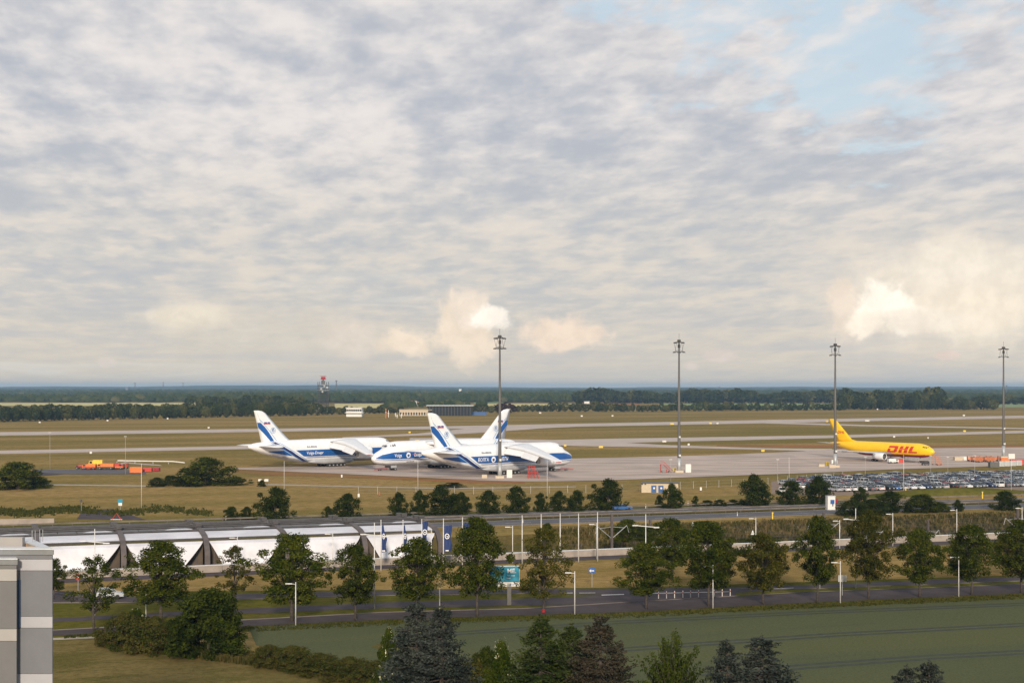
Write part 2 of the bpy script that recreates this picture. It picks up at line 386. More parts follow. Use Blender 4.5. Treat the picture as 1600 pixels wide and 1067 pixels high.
# far fields
def farsheet(name, x0, x1, y0, y1, z, m): return sheet(name, [(x0, y0), (x1, y0), (x1, y1), (x0, y1)], z, m)
farsheet('field', -60, 310, 629.5, 634.5, .5, M['yellowfield'])
farsheet('field', 486, 497, 631.5, 640, .45, M['yellowfield'])
farsheet('field', 523, 600, 631, 638, .6, M['yellowfield'])
farsheet('field', 755, 900, 631, 635.5, .5, M['yellowfield'])
farsheet('field', 740, 790, 626, 630.5, .45, M['greenfield'])
farsheet('field', 1030, 1320, 630.5, 640, .4, M['greenfield'])
farsheet('field', 1540, 1700, 630, 637, .4, M['greenfield'])
farsheet('field', 900, 1000, 629, 634, .45, M['redearth'])

# taxiways and runway
strip('runway', [(0, 675, 680.5), (400, 670, 674.8), (740, 665, 669.5), (1200, 656, 661), (1600, 649.2, 653.2)], .06, M['taxi'])
strip('taxiway', [(0, 704, 709.2), (370, 697, 702), (720, 690, 695), (970, 685, 692), (1300, 680, 684.3), (1590, 673, 677)], .08, M['taxi'])
sheet('taxiway', [(535, 683), (650, 677.5), (735, 669), (840, 665), (900, 666.8), (850, 669), (770, 675), (710, 678.5), (535, 684.8)], .10, M['taxi'])
sheet('taxiway', [(640, 684.5), (740, 684), (800, 686.5), (860, 687.2), (905, 687), (975, 688), (970, 691.5), (1050, 695.8), (1200, 700.5), (1300, 701.5), (1300, 706), (1200, 703), (1050, 699.5), (905, 697), (740, 693), (640, 689)], .12, M['taxi'])
sheet('taxiway', [(1195, 659), (1350, 663.8), (1700, 670.5), (1700, 672.3), (1350, 666), (1195, 661.5)], .10, M['taxi'])
sheet('service_strip', [(1120, 694.5), (1310, 695.5), (1310, 699.5), (1120, 698)], .05, M['redearth'])
sheet('service_strip', [(1310, 697.5), (1700, 694.0), (1700, 698.5), (1310, 701.8)], .05, M['redearth'])
sheet('apron', [(360, 731.5), (560, 727), (760, 721), (900, 716.5), (1050, 713), (1150, 710), (1255, 705.2), (1310, 701.8), (1600, 698.8), (1900, 696), (1900, 718), (1600, 726.5), (1500, 730.5), (1400, 733.5), (1300, 738), (1200, 741.5), (1050, 747), (1000, 749), (900, 752), (820, 752.5), (750, 751), (600, 743.5), (450, 737), (362, 733.2)], .14, M['concrete'])
sheet('dirt_strip', [(360, 733.5), (450, 737), (600, 743.5), (750, 751), (820, 752.5), (820, 755), (740, 755), (600, 748.5), (450, 743.5), (370, 739)], .05, M['redearth'])
# dark tyre marks and wet stains lying on the apron, expansion joints
jt = MB()
for i in range(26):
    a, b = UT(40 + i * 22, 120, .16), UT(40 + i * 22, 330, .16)
# apron guide lines
gl = MB()
for (xa, ya, xb, yb) in ((560, 734, 1000, 731), (1000, 731, 1500, 716), (880, 744, 1300, 731)):
    a, b = G(xa, ya), G(xb, yb); d = (b - a).normalized(); nn = Vector((-d.y, d.x, 0)) * .12
    gl.add([a - nn, b - nn, b + nn, a + nn], [(0, 1, 2, 3)])
gl.v = [(v[0], v[1], .16) for v in gl.v]
tag(gl.build('apron_line', M['yellow']), kind='structure')
sheet('service_road', [(50, 733.5), (100, 733.6), (196, 734.2), (228, 736), (228, 741), (100, 741), (60, 738)], .1, M['hwy'])
sheet('service_road', [(20, 742), (60, 738), (100, 741), (55, 744)], .09, M['asphalt'])
sheet('service_road', [(150, 728.6), (196, 722.0), (250, 726.5), (254, 728), (196, 724.2), (165, 731)], .08, M['taxi'])
strip('footpath', [(60, 756.4, 758.0), (228, 758.3, 760.2)][0:2] + [], .05, M['path']) if False else sheet('footpath', [(70, 756.2), (228, 758.2), (228, 760), (70, 758)], .05, M['path'])
sheet('footpath', [(415, 756), (600, 760.5), (700, 762), (900, 760), (900, 761.2), (700, 763.8), (600, 762), (415, 757.8)], .05, M['path'])
sheet('service_road', [(130, 796), (175, 795), (228, 812), (120, 811)], .05, M['asphalt'])
sheet('parking_lot', [(1205, 752), (1330, 744.5), (1900, 731), (1900, 765), (1600, 768), (1300, 774), (1205, 772)], .06, M['lot'])
sheet('dry_ground', [(1300, 774), (1600, 768), (1900, 765), (1900, 772), (1600, 779), (1290, 783)], .05, M['tan'])

# highway
def stripe(name, t, w, u0, u1, z, m, dash=None, parent=None):
    mb = MB(); u = u0
    while u < u1:
        e = min(u + (dash[0] if dash else u1), u1)
        mb.add([UT(u, t - w / 2, z), UT(e, t - w / 2, z), UT(e, t + w / 2, z), UT(u, t + w / 2, z)], [(0, 1, 2, 3)]); u = e + (dash[1] if dash else 1)
    return tag(mb.build(name, m, parent), kind='structure')
utstrip('highway', 57.5, 68.7, -500, 700, .03, M['hwy'])
utstrip('highway', 76.5, 87.0, -500, 700, .03, M['hwy'])
utstrip('median_strip', 68.7, 76.5, -500, 700, .035, M['bankgrass'])
for t in (58.1, 68.2, 77.0, 86.5): stripe('road_marking', t, .25, -400, 600, .045, M['white_paint'])
for t in (62, 81.5): stripe('road_marking', t, .18, -400, 600, .045, M['white_paint'], (6, 12))
utstrip('verge', 53.0, 57.5, -500, 700, .025, M['tan'])
utstrip('verge', 87.0, 91.5, -500, 700, .025, M['verge'])
utstrip('service_road', -5.2, -.35, -500, 700, .03, M['asphalt'])

# near side sheets (all in front of the parapet)
strip('grass', [(82, 905, 932), (200, 905, 932), (600, 884, 922), (820, 882, 920), (1000, 876, 919), (1250, 864, 913), (1500, 852, 903), (1600, 848, 900)], .012, M['tan'])
strip('grass', [(82, 925, 1001), (600, 921, 976), (1000, 917, 964), (1600, 898, 938)], .016, M['verge'])
road_far = strip('road', [(82, 922, 941.5), (200, 932, 941), (600, 922.6, 930), (820, 920, 927), (1000, 919.3, 930), (1150, 916.5, 926), (1250, 914, 920), (1500, 904, 911), (1600, 900, 907)], .030, M['asphalt'])
road_mid = strip('road', [(82, 966, 972), (245, 957, 964), (600, 941, 950), (820, 935, 946), (1000, 928, 942), (1150, 922, 936), (1158, 927, 933)][:-1], .036, M['asphalt'])
road_near = strip('road', [(82, 985, 993), (600, 957, 968), (820, 951, 961), (1000, 940, 955.5), (1250, 926, 942), (1500, 917, 931), (1600, 913, 927)], .042, M['asphalt'])
def kerbline(pts, side=0):
    mb = MB()
    for (x0, y0), (x1, y1) in zip(pts[:-1], pts[1:]):
        a, b = G(x0, y0), G(x1, y1); d = (b - a); L = d.length; c = (a + b) / 2
        mb.box((c.x, c.y, .06), (L, .15, .12), math.atan2(d.y, d.x))
    return tag(mb.build('kerb', M['kerb']), kind='structure')
kerbline([(82, 941.8), (200, 941.3), (600, 930.4), (820, 927.3)])
kerbline([(82, 984.6), (600, 956.6), (820, 950.6), (1000, 939.7), (1250, 925.7), (1600, 912.7)])
kerbline([(82, 925), (115, 931.6), (200, 931.8)])
kerbline([(1158, 920), (1250, 920.5), (1500, 911.3), (1700, 903.5)])
sheet('road_marking', [(940, 929.2), (975, 928.2), (975, 929.1), (940, 930.2)], .055, M['white_paint'])
sheet('road_marking', [(880, 926.2), (895, 926), (895, 926.7), (880, 926.9)], .055, M['white_paint'])
sheet('road_marking', [(905, 926.2), (930, 926), (930, 926.5), (905, 926.7)], .055, M['white_paint'])
sheet('road_marking', [(1015, 926.8), (1140, 924.2), (1140, 924.7), (1015, 927.4)], .055, M['white_paint'])
sheet('road_marking', [(1190, 920), (1240, 918.3), (1240, 918.8), (1190, 920.6)], .055, M['white_paint'])
sheet('traffic_island', [(1146, 931.5), (1175, 927), (1255, 920.6), (1500, 911.8), (1640, 906.4), (1640, 909.5), (1500, 917.2), (1250, 926), (1160, 932)], .06, M['verge'])
sheet('lawn', [(-900, 1004), (82, 1001), (150, 998), (260, 1015), (390, 1030), (480, 1045), (600, 1062), (700, 1110), (760, 1300), (-900, 1300)], .03, M['lawn'])
sheet('footpath', [(-200, 1003), (82, 996.5), (150, 993.5), (150, 997), (82, 1000), (-200, 1007)], .04, M['path'])
sheet('crop_field', [(388, 979), (700, 972), (900, 965), (1100, 957.5), (1600, 934.5), (2100, 913), (3200, 1300), (1000, 1300), (700, 1100), (610, 1050), (480, 1024), (400, 1008)], .05, M['crop'])
sheet('bare_patch', [(580, 1010), (590, 1006.5), (610, 1005), (630, 1006), (640, 1010), (632, 1014), (612, 1016), (592, 1015)], .07, M['lawn'])
def tramline(p):
    mb = MB()
    for off in (-.85, .85):
        P = [G(*q) for q in p]; d = (P[-1] - P[0]).normalized(); nn = Vector((-d.y, d.x, 0))
        A = [q + nn * (off - .48) for q in P]; B = [q + nn * (off + .48) for q in P]; n = len(P)
        mb.add([(v.x, v.y, .062) for v in A + B], [(i, i + 1, n + i + 1, n + i) for i in range(n - 1)])
    return tag(mb.build('wheel_track', M['cropdark']), kind='structure')
tramline([(600, 997), (800, 984), (950, 973), (1250, 958), (1600, 944), (1900, 933)])
tramline([(900, 1020), (1100, 1006), (1300, 992), (1600, 976), (1900, 962)])
tramline([(1100, 1058), (1250, 1042), (1450, 1027), (1600, 1019), (1900, 1002)])
tramline([(1100, 1140), (1350, 1110), (1600, 1085), (1900, 1060)])

# hills on the horizon
rs = np.random.RandomState(3)
hb = MB()
def ridge(D, zs, depth, x0=-14500, x1=14500, n=240):
    X = np.linspace(x0, x1, n); h = np.zeros(n)
    for f, a in ((1 / 9000, 1), (1 / 4200, .6), (1 / 1500, .3), (1 / 500, .12), (1/160,.05)): h += a * np.sin(X * f * 6.28 + rs.uniform(0, 6.28))
    h = zs[0] + (h - h.min()) / (h.max() - h.min()) * (zs[1] - zs[0]) + rs.uniform(-.6, .6, n)
    vs = [];
    for x, z in zip(X, h): vs += [(x * .76, D - depth, -1), (x * .77, D - depth * .35, z * .8), (x * .78, D, z), (x * .8, D + depth, -1)]
    hb.add(vs, [(i * 4 + j, (i + 1) * 4 + j, (i + 1) * 4 + j + 1, i * 4 + j + 1) for i in range(n - 1) for j in range(3)])
ridge(11200, (17, 44), 500); ridge(9300, (8, 30), 350); ridge(7600, (6, 17), 300)
tag(hb.build('hills', M['hill'], smooth=True), kind='structure')

# haze
hz = MB().box((0, 3500, 27), (34000, 29000, 70.5))
hm = bpy.data.materials.new('haze'); hm.use_nodes = True; t = NT(hm.node_tree); t.n.clear()
ho = t.node('ShaderNodeOutputMaterial'); pv = t.node('ShaderNodeVolumePrincipled'); pv.inputs['Color'].default_value = (.44, .69, .97, 1)
pv.inputs['Density'].default_value = 8.0e-5; pv.inputs['Anisotropy'].default_value = 0.2
t.l.new(pv.outputs[0], ho.inputs['Volume'])
tag(hz.build('haze', hm), kind='stuff')

# ------------------------------------------------------------------ far woods
def blobmesh(name, seed, n, size, m, core=True):
    r = np.random.RandomState(seed); P = r.normal(size=(n, 3)); P /= np.linalg.norm(P, axis=1, keepdims=True)
    lob = r.normal(size=(9, 3)); lob /= np.linalg.norm(lob, axis=1, keepdims=True)
    k = 1 + .24 * np.max(np.maximum(P @ lob.T - .55, 0) / .45, axis=1) - .12
    rad = r.uniform(.82, 1.03, n)[:, None] * k[:, None]
    Q = P * rad * np.array([.5, .5, .46]); Q[:, 2] += .52
    V = leafquads(r, Q, P + r.normal(size=P.shape) * .5, size); return quads(name, V, m)
FT = [blobmesh('far_crown', 40 + i, 420, .17, M['farleaf' if i % 4 < 3 else 'farolive']) for i in range(8)]
ftr = MB().tube([(0, 0, -.05), (0, 0, .35)], [.035, .02], 5).mesh('far_trunk', M['bark'])
NTREE = [0]
def fartree(px, base, top, w, label, group, wmul=1.0):
    p = G(px, base); h = zat(p.y, top) - 0.0; wd = w * p.y / F * wmul
    t = thing('tree', p, label, 'tree', group, rnd.uniform(0, 6.3))
    t.scale = (wd, wd, h)
    link('crown', FT[NTREE[0] % 8 if True else 0], t); link('trunk', ftr, t); NTREE[0] += 1
    return t
ONES = 'first second third fourth fifth sixth seventh eighth ninth tenth eleventh twelfth thirteenth fourteenth fifteenth sixteenth seventeenth eighteenth nineteenth'.split()
TENS = ['', '', 'twenty', 'thirty', 'forty', 'fifty', 'sixty', 'seventy']; TENTH = ['', '', 'twentieth', 'thirtieth', 'fortieth', 'fiftieth', 'sixtieth', 'seventieth']
def nth(k): return ONES[k - 1] if k < 20 else (TENTH[k // 10] if k % 10 == 0 else TENS[k // 10] + '-' + ONES[k % 10 - 1])
def row(x0, x1, step, base, top, w, jt, label, group):
    x = x0; c = 0
    while x < x1:
        b = base(x) + rnd.uniform(-.5, .5)
        c += 1; fartree(x, b, top(x) + rnd.uniform(-jt, jt), w * rnd.uniform(.8, 1.25), '%s from the left of the %s' % (nth(c), label), group); x += step * rnd.uniform(.7, 1.3)
lerp = lambda a, b, k: a + (b - a) * k
# dark wood left of the transmitter tower
row(-30, 500, 9.5, lambda x: lerp(659, 649, max(0, x) / 500), lambda x: lerp(637, 630, max(0, x) / 500), 15, 3, 'dark trees along the front of the left wood', 'trees along the front of the left wood')
row(-30, 490, 13, lambda x: lerp(653, 645, max(0, x) / 500), lambda x: lerp(634, 627, max(0, x) / 500), 18, 2.5, 'dark trees in the second rank of the left wood', 'trees inside the left wood')
row(300, 470, 13, lambda x: 640, lambda x: 619, 20, 3, 'pale trees over the back of the left wood', 'trees at the back of the left wood')
row(505, 640, 9, lambda x: 648 - (x - 500) * .02, lambda x: 636, 11, 2.5, 'small trees around the control building', 'trees around the control building')
row(738, 780, 9, lambda x: 645, lambda x: 632, 11, 2, 'small trees right of the long dark hangar', 'trees right of the hangar')
row(803, 860, 7.5, lambda x: 643.5, lambda x: 632.5, 9, 1.2, 'low trees in a row right of the copper tree', 'tree row beyond the middle taxiway')
row(862, 935, 12, lambda x: 643, lambda x: 628, 14, 3, 'hedge trees left of the second mast', 'hedge trees left of the second mast')
row(935, 1050, 7, lambda x: 643, lambda x: 631, 10, 2, 'low hedge trees behind the second mast', 'hedge trees behind the second mast')
row(1050, 1320, 8.5, lambda x: 642 - (x - 1050) * .004, lambda x: 630, 12, 4, 'loose trees before the green meadow', 'meadow edge trees')
CL = lambda x: 611 - 4.5 * math.sin(x / 17.0) * math.sin(x / 41.0 + 1)
row(905, 1330, 10, lambda x: 630, CL, 24, 2.0, 'tall trees in the dark wood beyond the meadow', 'tall trees beyond the meadow')
row(1315, 1560, 10, lambda x: 640, lambda x: 619, 17, 6, 'broad trees in the wood behind the yellow jet', 'tall trees behind the yellow aircraft')
row(1325, 1480, 11, lambda x: 638.5, lambda x: CL(x) - 1.5, 25, 2.5, 'tallest back trees in the wood behind the yellow jet', 'tall trees behind the yellow aircraft, back rank')
row(1555, 1700, 11, lambda x: 632, lambda x: 618, 16, 3, 'trees in the far wood at the right edge', 'trees at the right edge')
mt = fartree(790, 646, 629, 34, 'copper tree with dark maroon leaves behind the first light mast', None)
me = mt.children[0].data.copy(); me.materials.clear(); me.materials.append(M['maroonleaf']); mt.children[0].data = me
print('far trees', NTREE[0])
# woods too far away to count
def wood(name, strips, m, seed):
    r = np.random.RandomState(seed); VV = []
    ico = [(0, 0, 1), (.9, 0, .35), (.28, .85, .35), (-.73, .53, .35), (-.73, -.53, .35), (.28, -.85, .35), (.73, .5, -.6), (-.28, .85, -.6), (-.9, 0, -.6), (-.28, -.85, -.6), (.73, -.5, -.6)]
    fc = [(0, 1, 2), (0, 2, 3), (0, 3, 4), (0, 4, 5), (0, 5, 1), (1, 6, 2), (2, 6, 7), (2, 7, 3), (3, 7, 8), (3, 8, 4), (4, 8, 9), (4, 9, 5), (5, 9, 10), (5, 10, 1), (1, 10, 6)]
    I = np.array(ico); vs = []; fs = []
    for (x0, x1, yb0, yb1, zt, dens, w) in strips:
        n = int(dens)
        for i in range(n):
            px = r.uniform(x0, x1); py = r.uniform(yb0, yb1); p = G(px, py); h = zt * r.uniform(.6, 1.1); ww = w * r.uniform(.7, 1.4)
            q = I * (1 + r.uniform(-.22, .22, I.shape)) * np.array([ww / 2, ww / 2, h * .5]) + np.array([p.x, p.y, h * .5]); o = len(vs)
            vs += [tuple(v) for v in q]; fs += [(a + o, b + o, c + o) for a, b, c in fc]
    mb = MB(); mb.add(vs, fs); return tag(mb.build(name, m, smooth=False), kind='stuff')
farw = leafmat('far_wood_leaves', [(.028, .042, .012), (.075, .085, .025), (.12, .11, .045)], 0)
wood('woodland', [(-500, 320, 623, 629, 14, 1900, 22), (-500, -35, 640, 656, 13, 500, 14), (1705, 2100, 626, 636, 18, 500, 18), (120, 500, 618, 624, 15, 1000, 26), (340, 640, 622, 630, 17, 900, 20), (560, 1000, 621, 629, 17, 1500, 20),
                  (-600, 2200, 613.5, 618, 17, 4000, 40), (-600, 2200, 611, 614, 16, 4000, 60), (-600, 2200, 610, 611.5, 18, 3200, 90),
                  (980, 1700, 621, 628, 15, 1800, 20), (600, 760, 633, 640, 10, 60, 12)], farw, 5)
# ------------------------------------------------------------------ aircraft
def smooth_profile(tab, L):
    s = np.arange(0, L + .01, .25); T = np.array(tab); out = []
    for c in range(1, T.shape[1]):
        y = np.interp(s, T[:, 0], T[:, c]); k = np.ones(5) / 5; yp = np.pad(y, 2, mode='edge'); ys = np.convolve(yp, k, 'valid'); ys[:2] = y[:2]; ys[-2:] = y[-2:]; out.append(ys)
    return s, out
class Hull:
    def __init__(h, tab, L, nose, pw=2.3):
        h.s, (h.t, h.b, h.w) = smooth_profile(tab, L); h.L = L; h.nose = nose; h.pw = pw
    def tbw(h, s): return (np.interp(s, h.s, h.t), np.interp(s, h.s, h.b), np.interp(s, h.s, h.w))
    def y(h, s, z):
        t, b, w = h.tbw(s); c = (t + b) / 2; r = (t - b) / 2; k = min(1, abs(z - c) / max(r, .01)); return w * (1 - k ** h.pw) ** (1 / h.pw)
    def ring(h, s, n=40):
        t, b, w = h.tbw(s); c = (t + b) / 2; r = (t - b) / 2; o = []
        for k in range(n):
            a = 2 * math.pi * k / n; ca, sa = math.cos(a), math.sin(a)
            o.append((h.nose - s, w * math.copysign(abs(ca) ** (2 / h.pw), ca), c + r * math.copysign(abs(sa) ** (2 / h.pw), sa)))
        return o
    def build(h, mats, parent, zsplit):
        st = list(np.arange(0, 12, .5)) + list(np.arange(12, h.L - 22, 1.5)) + list(np.arange(h.L - 22, h.L + .01, 1.0))
        mb = MB(); mb.loft([h.ring(s) for s in st])
        mb.mi = [0] * len(mb.f)
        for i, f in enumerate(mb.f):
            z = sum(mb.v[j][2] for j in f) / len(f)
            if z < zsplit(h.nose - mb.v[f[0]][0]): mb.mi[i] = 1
        return mb.build('fuselage', mats, parent, True)
    def band(h, name, pts, m, parent, side, off=.05, step=.7):    # pts: (s, z low, z high) - or slanted stripes via quads
        mb = MB(); P = np.array(pts); ss = np.arange(P[0, 0], P[-1, 0] + .001, step)
        if ss[-1] < P[-1, 0] - .01: ss = np.append(ss, P[-1, 0])
        rows = []
        for s in ss:
            z0, z1 = np.interp(s, P[:, 0], P[:, 1]), np.interp(s, P[:, 0], P[:, 2])
            rows.append([(h.nose - s, side * (h.y(s, z) + off), z) for z in np.linspace(z0, z1, 5)])
        for i in range(len(rows) - 1):
            for k in range(4): mb.add([rows[i][k], rows[i + 1][k], rows[i + 1][k + 1], rows[i][k + 1]], [(0, 1, 2, 3)])
        return mb.build(name, m, parent, True)
    def slash(h, mbs, line, half, side, off, yfn=None, n=16, lim=None):      # stripe following a line of (s,z) with a half width measured along s
        L = []; P = np.array(line); u = np.linspace(0, 1, n); cum = np.insert(np.cumsum(np.hypot(*np.diff(P, axis=0).T)), 0, 0); cum /= cum[-1]
        for k in u:
            s, z = np.interp(k, cum, P[:, 0]), np.interp(k, cum, P[:, 1]); hw = np.interp(k, cum, half) if isinstance(half, (list, tuple)) else half
            cl = (lambda q: min(q, lim(z))) if lim else (lambda q: q)
            L.append([(h.nose - cl(s + d), side * ((yfn or h.y)(cl(s + d), z) + off), z) for d in (-hw, 0, hw)])
        for i in range(n - 1):
            for k in range(2): mbs.add([L[i][k], L[i + 1][k], L[i + 1][k + 1], L[i][k + 1]], [(0, 1, 2, 3)])
    def text(h, name, txt, s, z, hh, wide, side, m, parent, off=.09):
        vs, fs = textmesh(txt, hh, wide, .02) if isinstance(txt, str) else txt
        mb = MB(); sg = 1 if side < 0 else -1
        mb.add([(h.nose - s + sg * x, side * (h.y(s - sg * x, z + zz) + off), z + zz) for x, zz in vs], fs); return mb.build(name, m, parent)
def wing(mb, secs, side, mi=0):                  # secs: (y, LE x, TE x, z, thickness)
    prof = [(0, 0), (.08, .5), (.3, .62), (.6, .42), (1, .04), (.6, -.3), (.3, -.38), (.08, -.3)]
    out = []
    for y, le, te, z, th in secs: out.append([(le + (te - le) * c, side * y, z + th * q) for c, q in prof])
    return mb.loft(out, mi)
def vfin(mb, secs, mi=0):                       # secs: (z, LE x, TE x, half thickness)
    prof = [(0, 0), (.15, .8), (.4, 1), (.75, .6), (1, .08), (.75, -.6), (.4, -1), (.15, -.8)]
    return mb.loft([[(le + (te - le) * c, th * q, z) for c, q in prof] for z, le, te, th in secs], mi)
def lathe_x(mb, prof, c, n=20, mi=0):
    return mb.loft([[(c[0] + x, c[1] + r * math.cos(2 * math.pi * k / n), c[2] + r * math.sin(2 * math.pi * k / n)) for k in range(n)] for x, r in prof], mi, caps=False)
def engine(parent, x, y, z, L, r, mats, py, ptop, dark=True):
    e = lathe_x(MB(), [(0, r * .80), (.05 * L, r * .93), (.2 * L * 1, r), (-.45 * L, r * .98), (-.72 * L, r * .72), (-.72 * L, r * .6)][0:0] + [(-.02 * L, r * .84), (.0, r * .9), (-.06 * L, r * .97), (-.25 * L, r), (-.55 * L, r * .92), (-.8 * L, r * .72), (-.8 * L, r * .62)], (x, y, z)).build('engine', mats[0], parent, True)
    MB().disc((x - .07 * L, y, z), r * .84, 'x').build('intake', M['darkmetal'], e)
    lathe_x(MB(), [(-.06 * L, .02), (-.08 * L, r * .3)], (x, y, z), 10).build('spinner', M['metal'], e)
    lathe_x(MB(), [(-.75 * L, r * .58), (-.92 * L, r * .42), (-.92 * L, r * .34)], (x, y, z)).build('exhaust', M['metal'], e)
    mb = MB(); mb.xz([(x - .15 * L, z + r * .9), (x - .9 * L, z + r * .5), (x - .95 * L, ptop - .2), (x - .45 * L, ptop)], y - .22, y + .22); mb.build('pylon', mats[0], e)
    return e
def wheelset(parent, x, y, r, w, n=2, name='wheel'):
    for k in range(n):
        yy = y + (k - (n - 1) / 2) * w * 1.35; mb = MB()
        mb.loft([[(x + rr * math.cos(2 * math.pi * q / 14), yy + d, r + rr * math.sin(2 * math.pi * q / 14)) for q in range(14)] for d, rr in ((-w / 2, r * .8), (-w / 3, r), (w / 3, r), (w / 2, r * .8))])
        o = mb.build(name, M['tyre'], parent, False)
        h = MB(); h.disc((x, yy - w / 2 - .01, r), r * .4, 'y', 10); h.disc((x, yy + w / 2 + .01, r), r * .4, 'y', 10); h.build('hub', M['metal'], o)

AT = [(0, 5.0, 4.2, .35), (.5, 5.55, 3.6, 1.0), (1.5, 6.2, 2.95, 1.75), (3, 6.95, 2.4, 2.5), (5, 7.8, 2.0, 3.05), (6.0, 8.5, 1.9, 3.25), (7.0, 9.6, 1.8, 3.4), (8.5, 10.2, 1.72, 3.55), (11, 10.5, 1.7, 3.68), (20, 10.55, 1.7, 3.7), (44, 10.55, 1.75, 3.7),
      (48, 10.5, 2.15, 3.65), (53, 10.45, 3.05, 3.5), (58, 10.3, 4.3, 3.1), (62, 10.1, 5.45, 2.6), (65, 9.85, 6.35, 2.0), (67.5, 9.5, 7.2, 1.2), (69.1, 8.8, 8.0, .35)]
def heavy(loc, heading, label, port, starb, reg_cyr=False):
    root = thing('cargo_aircraft', loc, label, 'aircraft', 'blue and white heavy cargo aircraft parked on the apron', heading)
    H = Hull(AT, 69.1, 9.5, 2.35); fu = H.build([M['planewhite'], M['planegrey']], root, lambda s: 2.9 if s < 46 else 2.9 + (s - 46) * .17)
    N = 9.5
    # flight deck windows
    for sd in (-1, 1):
        for k in range(4):
            s0 = 5.9 + k * .72; z0, z1 = 8.5 + k * .12, 9.15 + k * .13
            mb = MB(); q = []
            for s, z in ((s0, z0), (s0 + .58, z0 + .05), (s0 + .62, z1 + .05), (s0 + .2, z1)): q.append((N - s, sd * (H.y(s, z) + .05), z))
            mb.add(q, [(0, 1, 2, 3)]); mb.build('window', M['glass'], root)
    mb = MB()
    for k in range(3):
        a = -.5 + k * .5
        mb.add([(N - 5.35, a * 1.8 - .38, 8.75), (N - 5.35, a * 1.8 + .38, 8.75), (N - 6.05, a * 1.8 + .36, 9.2), (N - 6.05, a * 1.8 - .36, 9.2)], [(0, 1, 2, 3)])
    mb.build('windscreen', M['glass'], root)
    # fin
    fsec = [(9.6, N - 49.2, N - 63.6, .62), (10.6, N - 51.7, N - 63.9, .58), (13, N - 54.4, N - 64.5, .5), (20.4, N - 61.9, N - 66.6, .25), (21.1, N - 63.2, N - 66.8, .18), (21.4, N - 64.8, N - 66.9, .08)]
    fin = vfin(MB(), fsec).build('tail_fin', M['planewhite'], root, True)
    def fy(s, z):
        Z = [q[0] for q in fsec]; le, te, th = (np.interp(z, Z, [q[j] for q in fsec]) for j in (1, 2, 3)); c = min(1, max(0, (le - (N - s)) / (le - te)))
        return th * np.interp(c, [0, .15, .4, .75, 1], [0, .8, 1, .6, .08])
    mb = MB()
    for sd in (-1, 1): mb.add([(N - 60.8, sd * .36, 10.6), (N - 60.86, sd * .36, 10.6), (N - 65.46, sd * .16, 20.2), (N - 65.4, sd * .16, 20.2)], [(0, 1, 2, 3)])
    mb.build('rudder_joint', M['darkmetal'], fin)
    for sd in (-1, 1):
        # stabilisers
        wing(MB(), [(1.2, N - 56.0, N - 66.0, 8.5, 1.3), (12.6, N - 62.4, N - 66.4, 8.5, .5), (12.9, N - 63.4, N - 66.2, 8.5, .2)], sd).build('stabiliser', M['planewhite'], root, True)
        # wings
        w = wing(MB(), [(2.0, N - 22.0, N - 35.5, 9.5, 1.35), (4.2, N - 23.0, N - 35.3, 9.35, 1.3), (14, N - 28.2, N - 36.6, 8.5, .85), (34.5, N - 39.2, N - 43.0, 6.1, .36), (36.6, N - 40.8, N - 43.4, 5.9, .16)], sd).build('wing', M['planewhite'], root, True)
        for y0, y1 in ((4.4, 13.9), (14.1, 24.0)):       # lowered flaps
            def te(y): return np.interp(y, [4.2, 14, 34.5], [N - 35.3, N - 36.6, N - 43.0]), np.interp(y, [4.2, 14, 34.5], [9.35, 8.5, 6.1])
            (xa, za), (xb, zb) = te(y0), te(y1); f = MB()
            A = [(xa + .4, sd * y0, za + .05), (xa - 1.5, sd * y0, za - 2.0 + .0 * y0), (xa - 1.3, sd * y0, za - 2.15), (xa + .5, sd * y0, za - .3)]
            B = [(xb + .4, sd * y1, zb + .05), (xb - 1.4, sd * y1, zb - 1.75), (xb - 1.2, sd * y1, zb - 1.9), (xb + .5, sd * y1, zb - .3)]
            f.loft([A, B]); f.build('flap', M['planewhite'], w)
        tp = MB(); tp.box((N - 42.4, sd * 36.2, 5.95), (1.6, .9, .22)); tp.build('wing_tip', M['redpaint'], w)
        for y, xo, z in ((10.6, -22.3, 6.2), (18.9, -28.6, 5.2)): engine(root, N + xo, sd * y, z, 7.6, 1.5, [M['planewhite']], y, 8.7 - (y - 10) * .1)
        # gear sponson and wheels
        sp = MB(); secs = []
        for s, hh, ww in ((24, .1, .1), (26, .9, .8), (29, 1.1, 1.25), (38, 1.1, 1.25), (42, .7, .8), (45, .1, .1)):
            secs.append([(N - s, sd * (2.6 + ww * math.cos(a)), 2.3 + hh * math.sin(a)) for a in [2 * math.pi * k / 12 for k in range(12)]])
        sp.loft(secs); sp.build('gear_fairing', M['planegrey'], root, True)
        for k in range(5):
            x = N - 29.1 - k * 1.72; MB().tube([(x, sd * 2.9, 2.2), (x, sd * 2.9, .7)], .22, 8).build('gear_strut', M['metal'], root)
            wheelset(root, x, sd * 2.9, .74, .55)
        # nose gear
        MB().tube([(0, sd * .9, 2.3), (0, sd * .9, .6)], .16, 8).build('gear_strut', M['metal'], root); wheelset(root, 0, sd * .9, .64, .42)
        MB().box((1.0, sd * 1.7, 1.5), (2.6, .06, .9)).build('gear_door', M['planegrey'], root)
        # livery
        H.band('livery_band', [(.9, 4.5, 5.0), (3, 4.35, 5.9), (7, 4.3, 6.65), (12, 4.3, 6.75), (44.5, 4.3, 6.75), (47.5, 4.4, 6.75), (51.0, 6.7, 6.75)], M['blue'], fu, sd)
        H.band('livery_band', [(49.8, 4.45, 4.55), (53.2, 4.8, 6.75), (58, 5.6, 6.75), (62, 6.45, 6.7)], M['blue'], fu, sd)
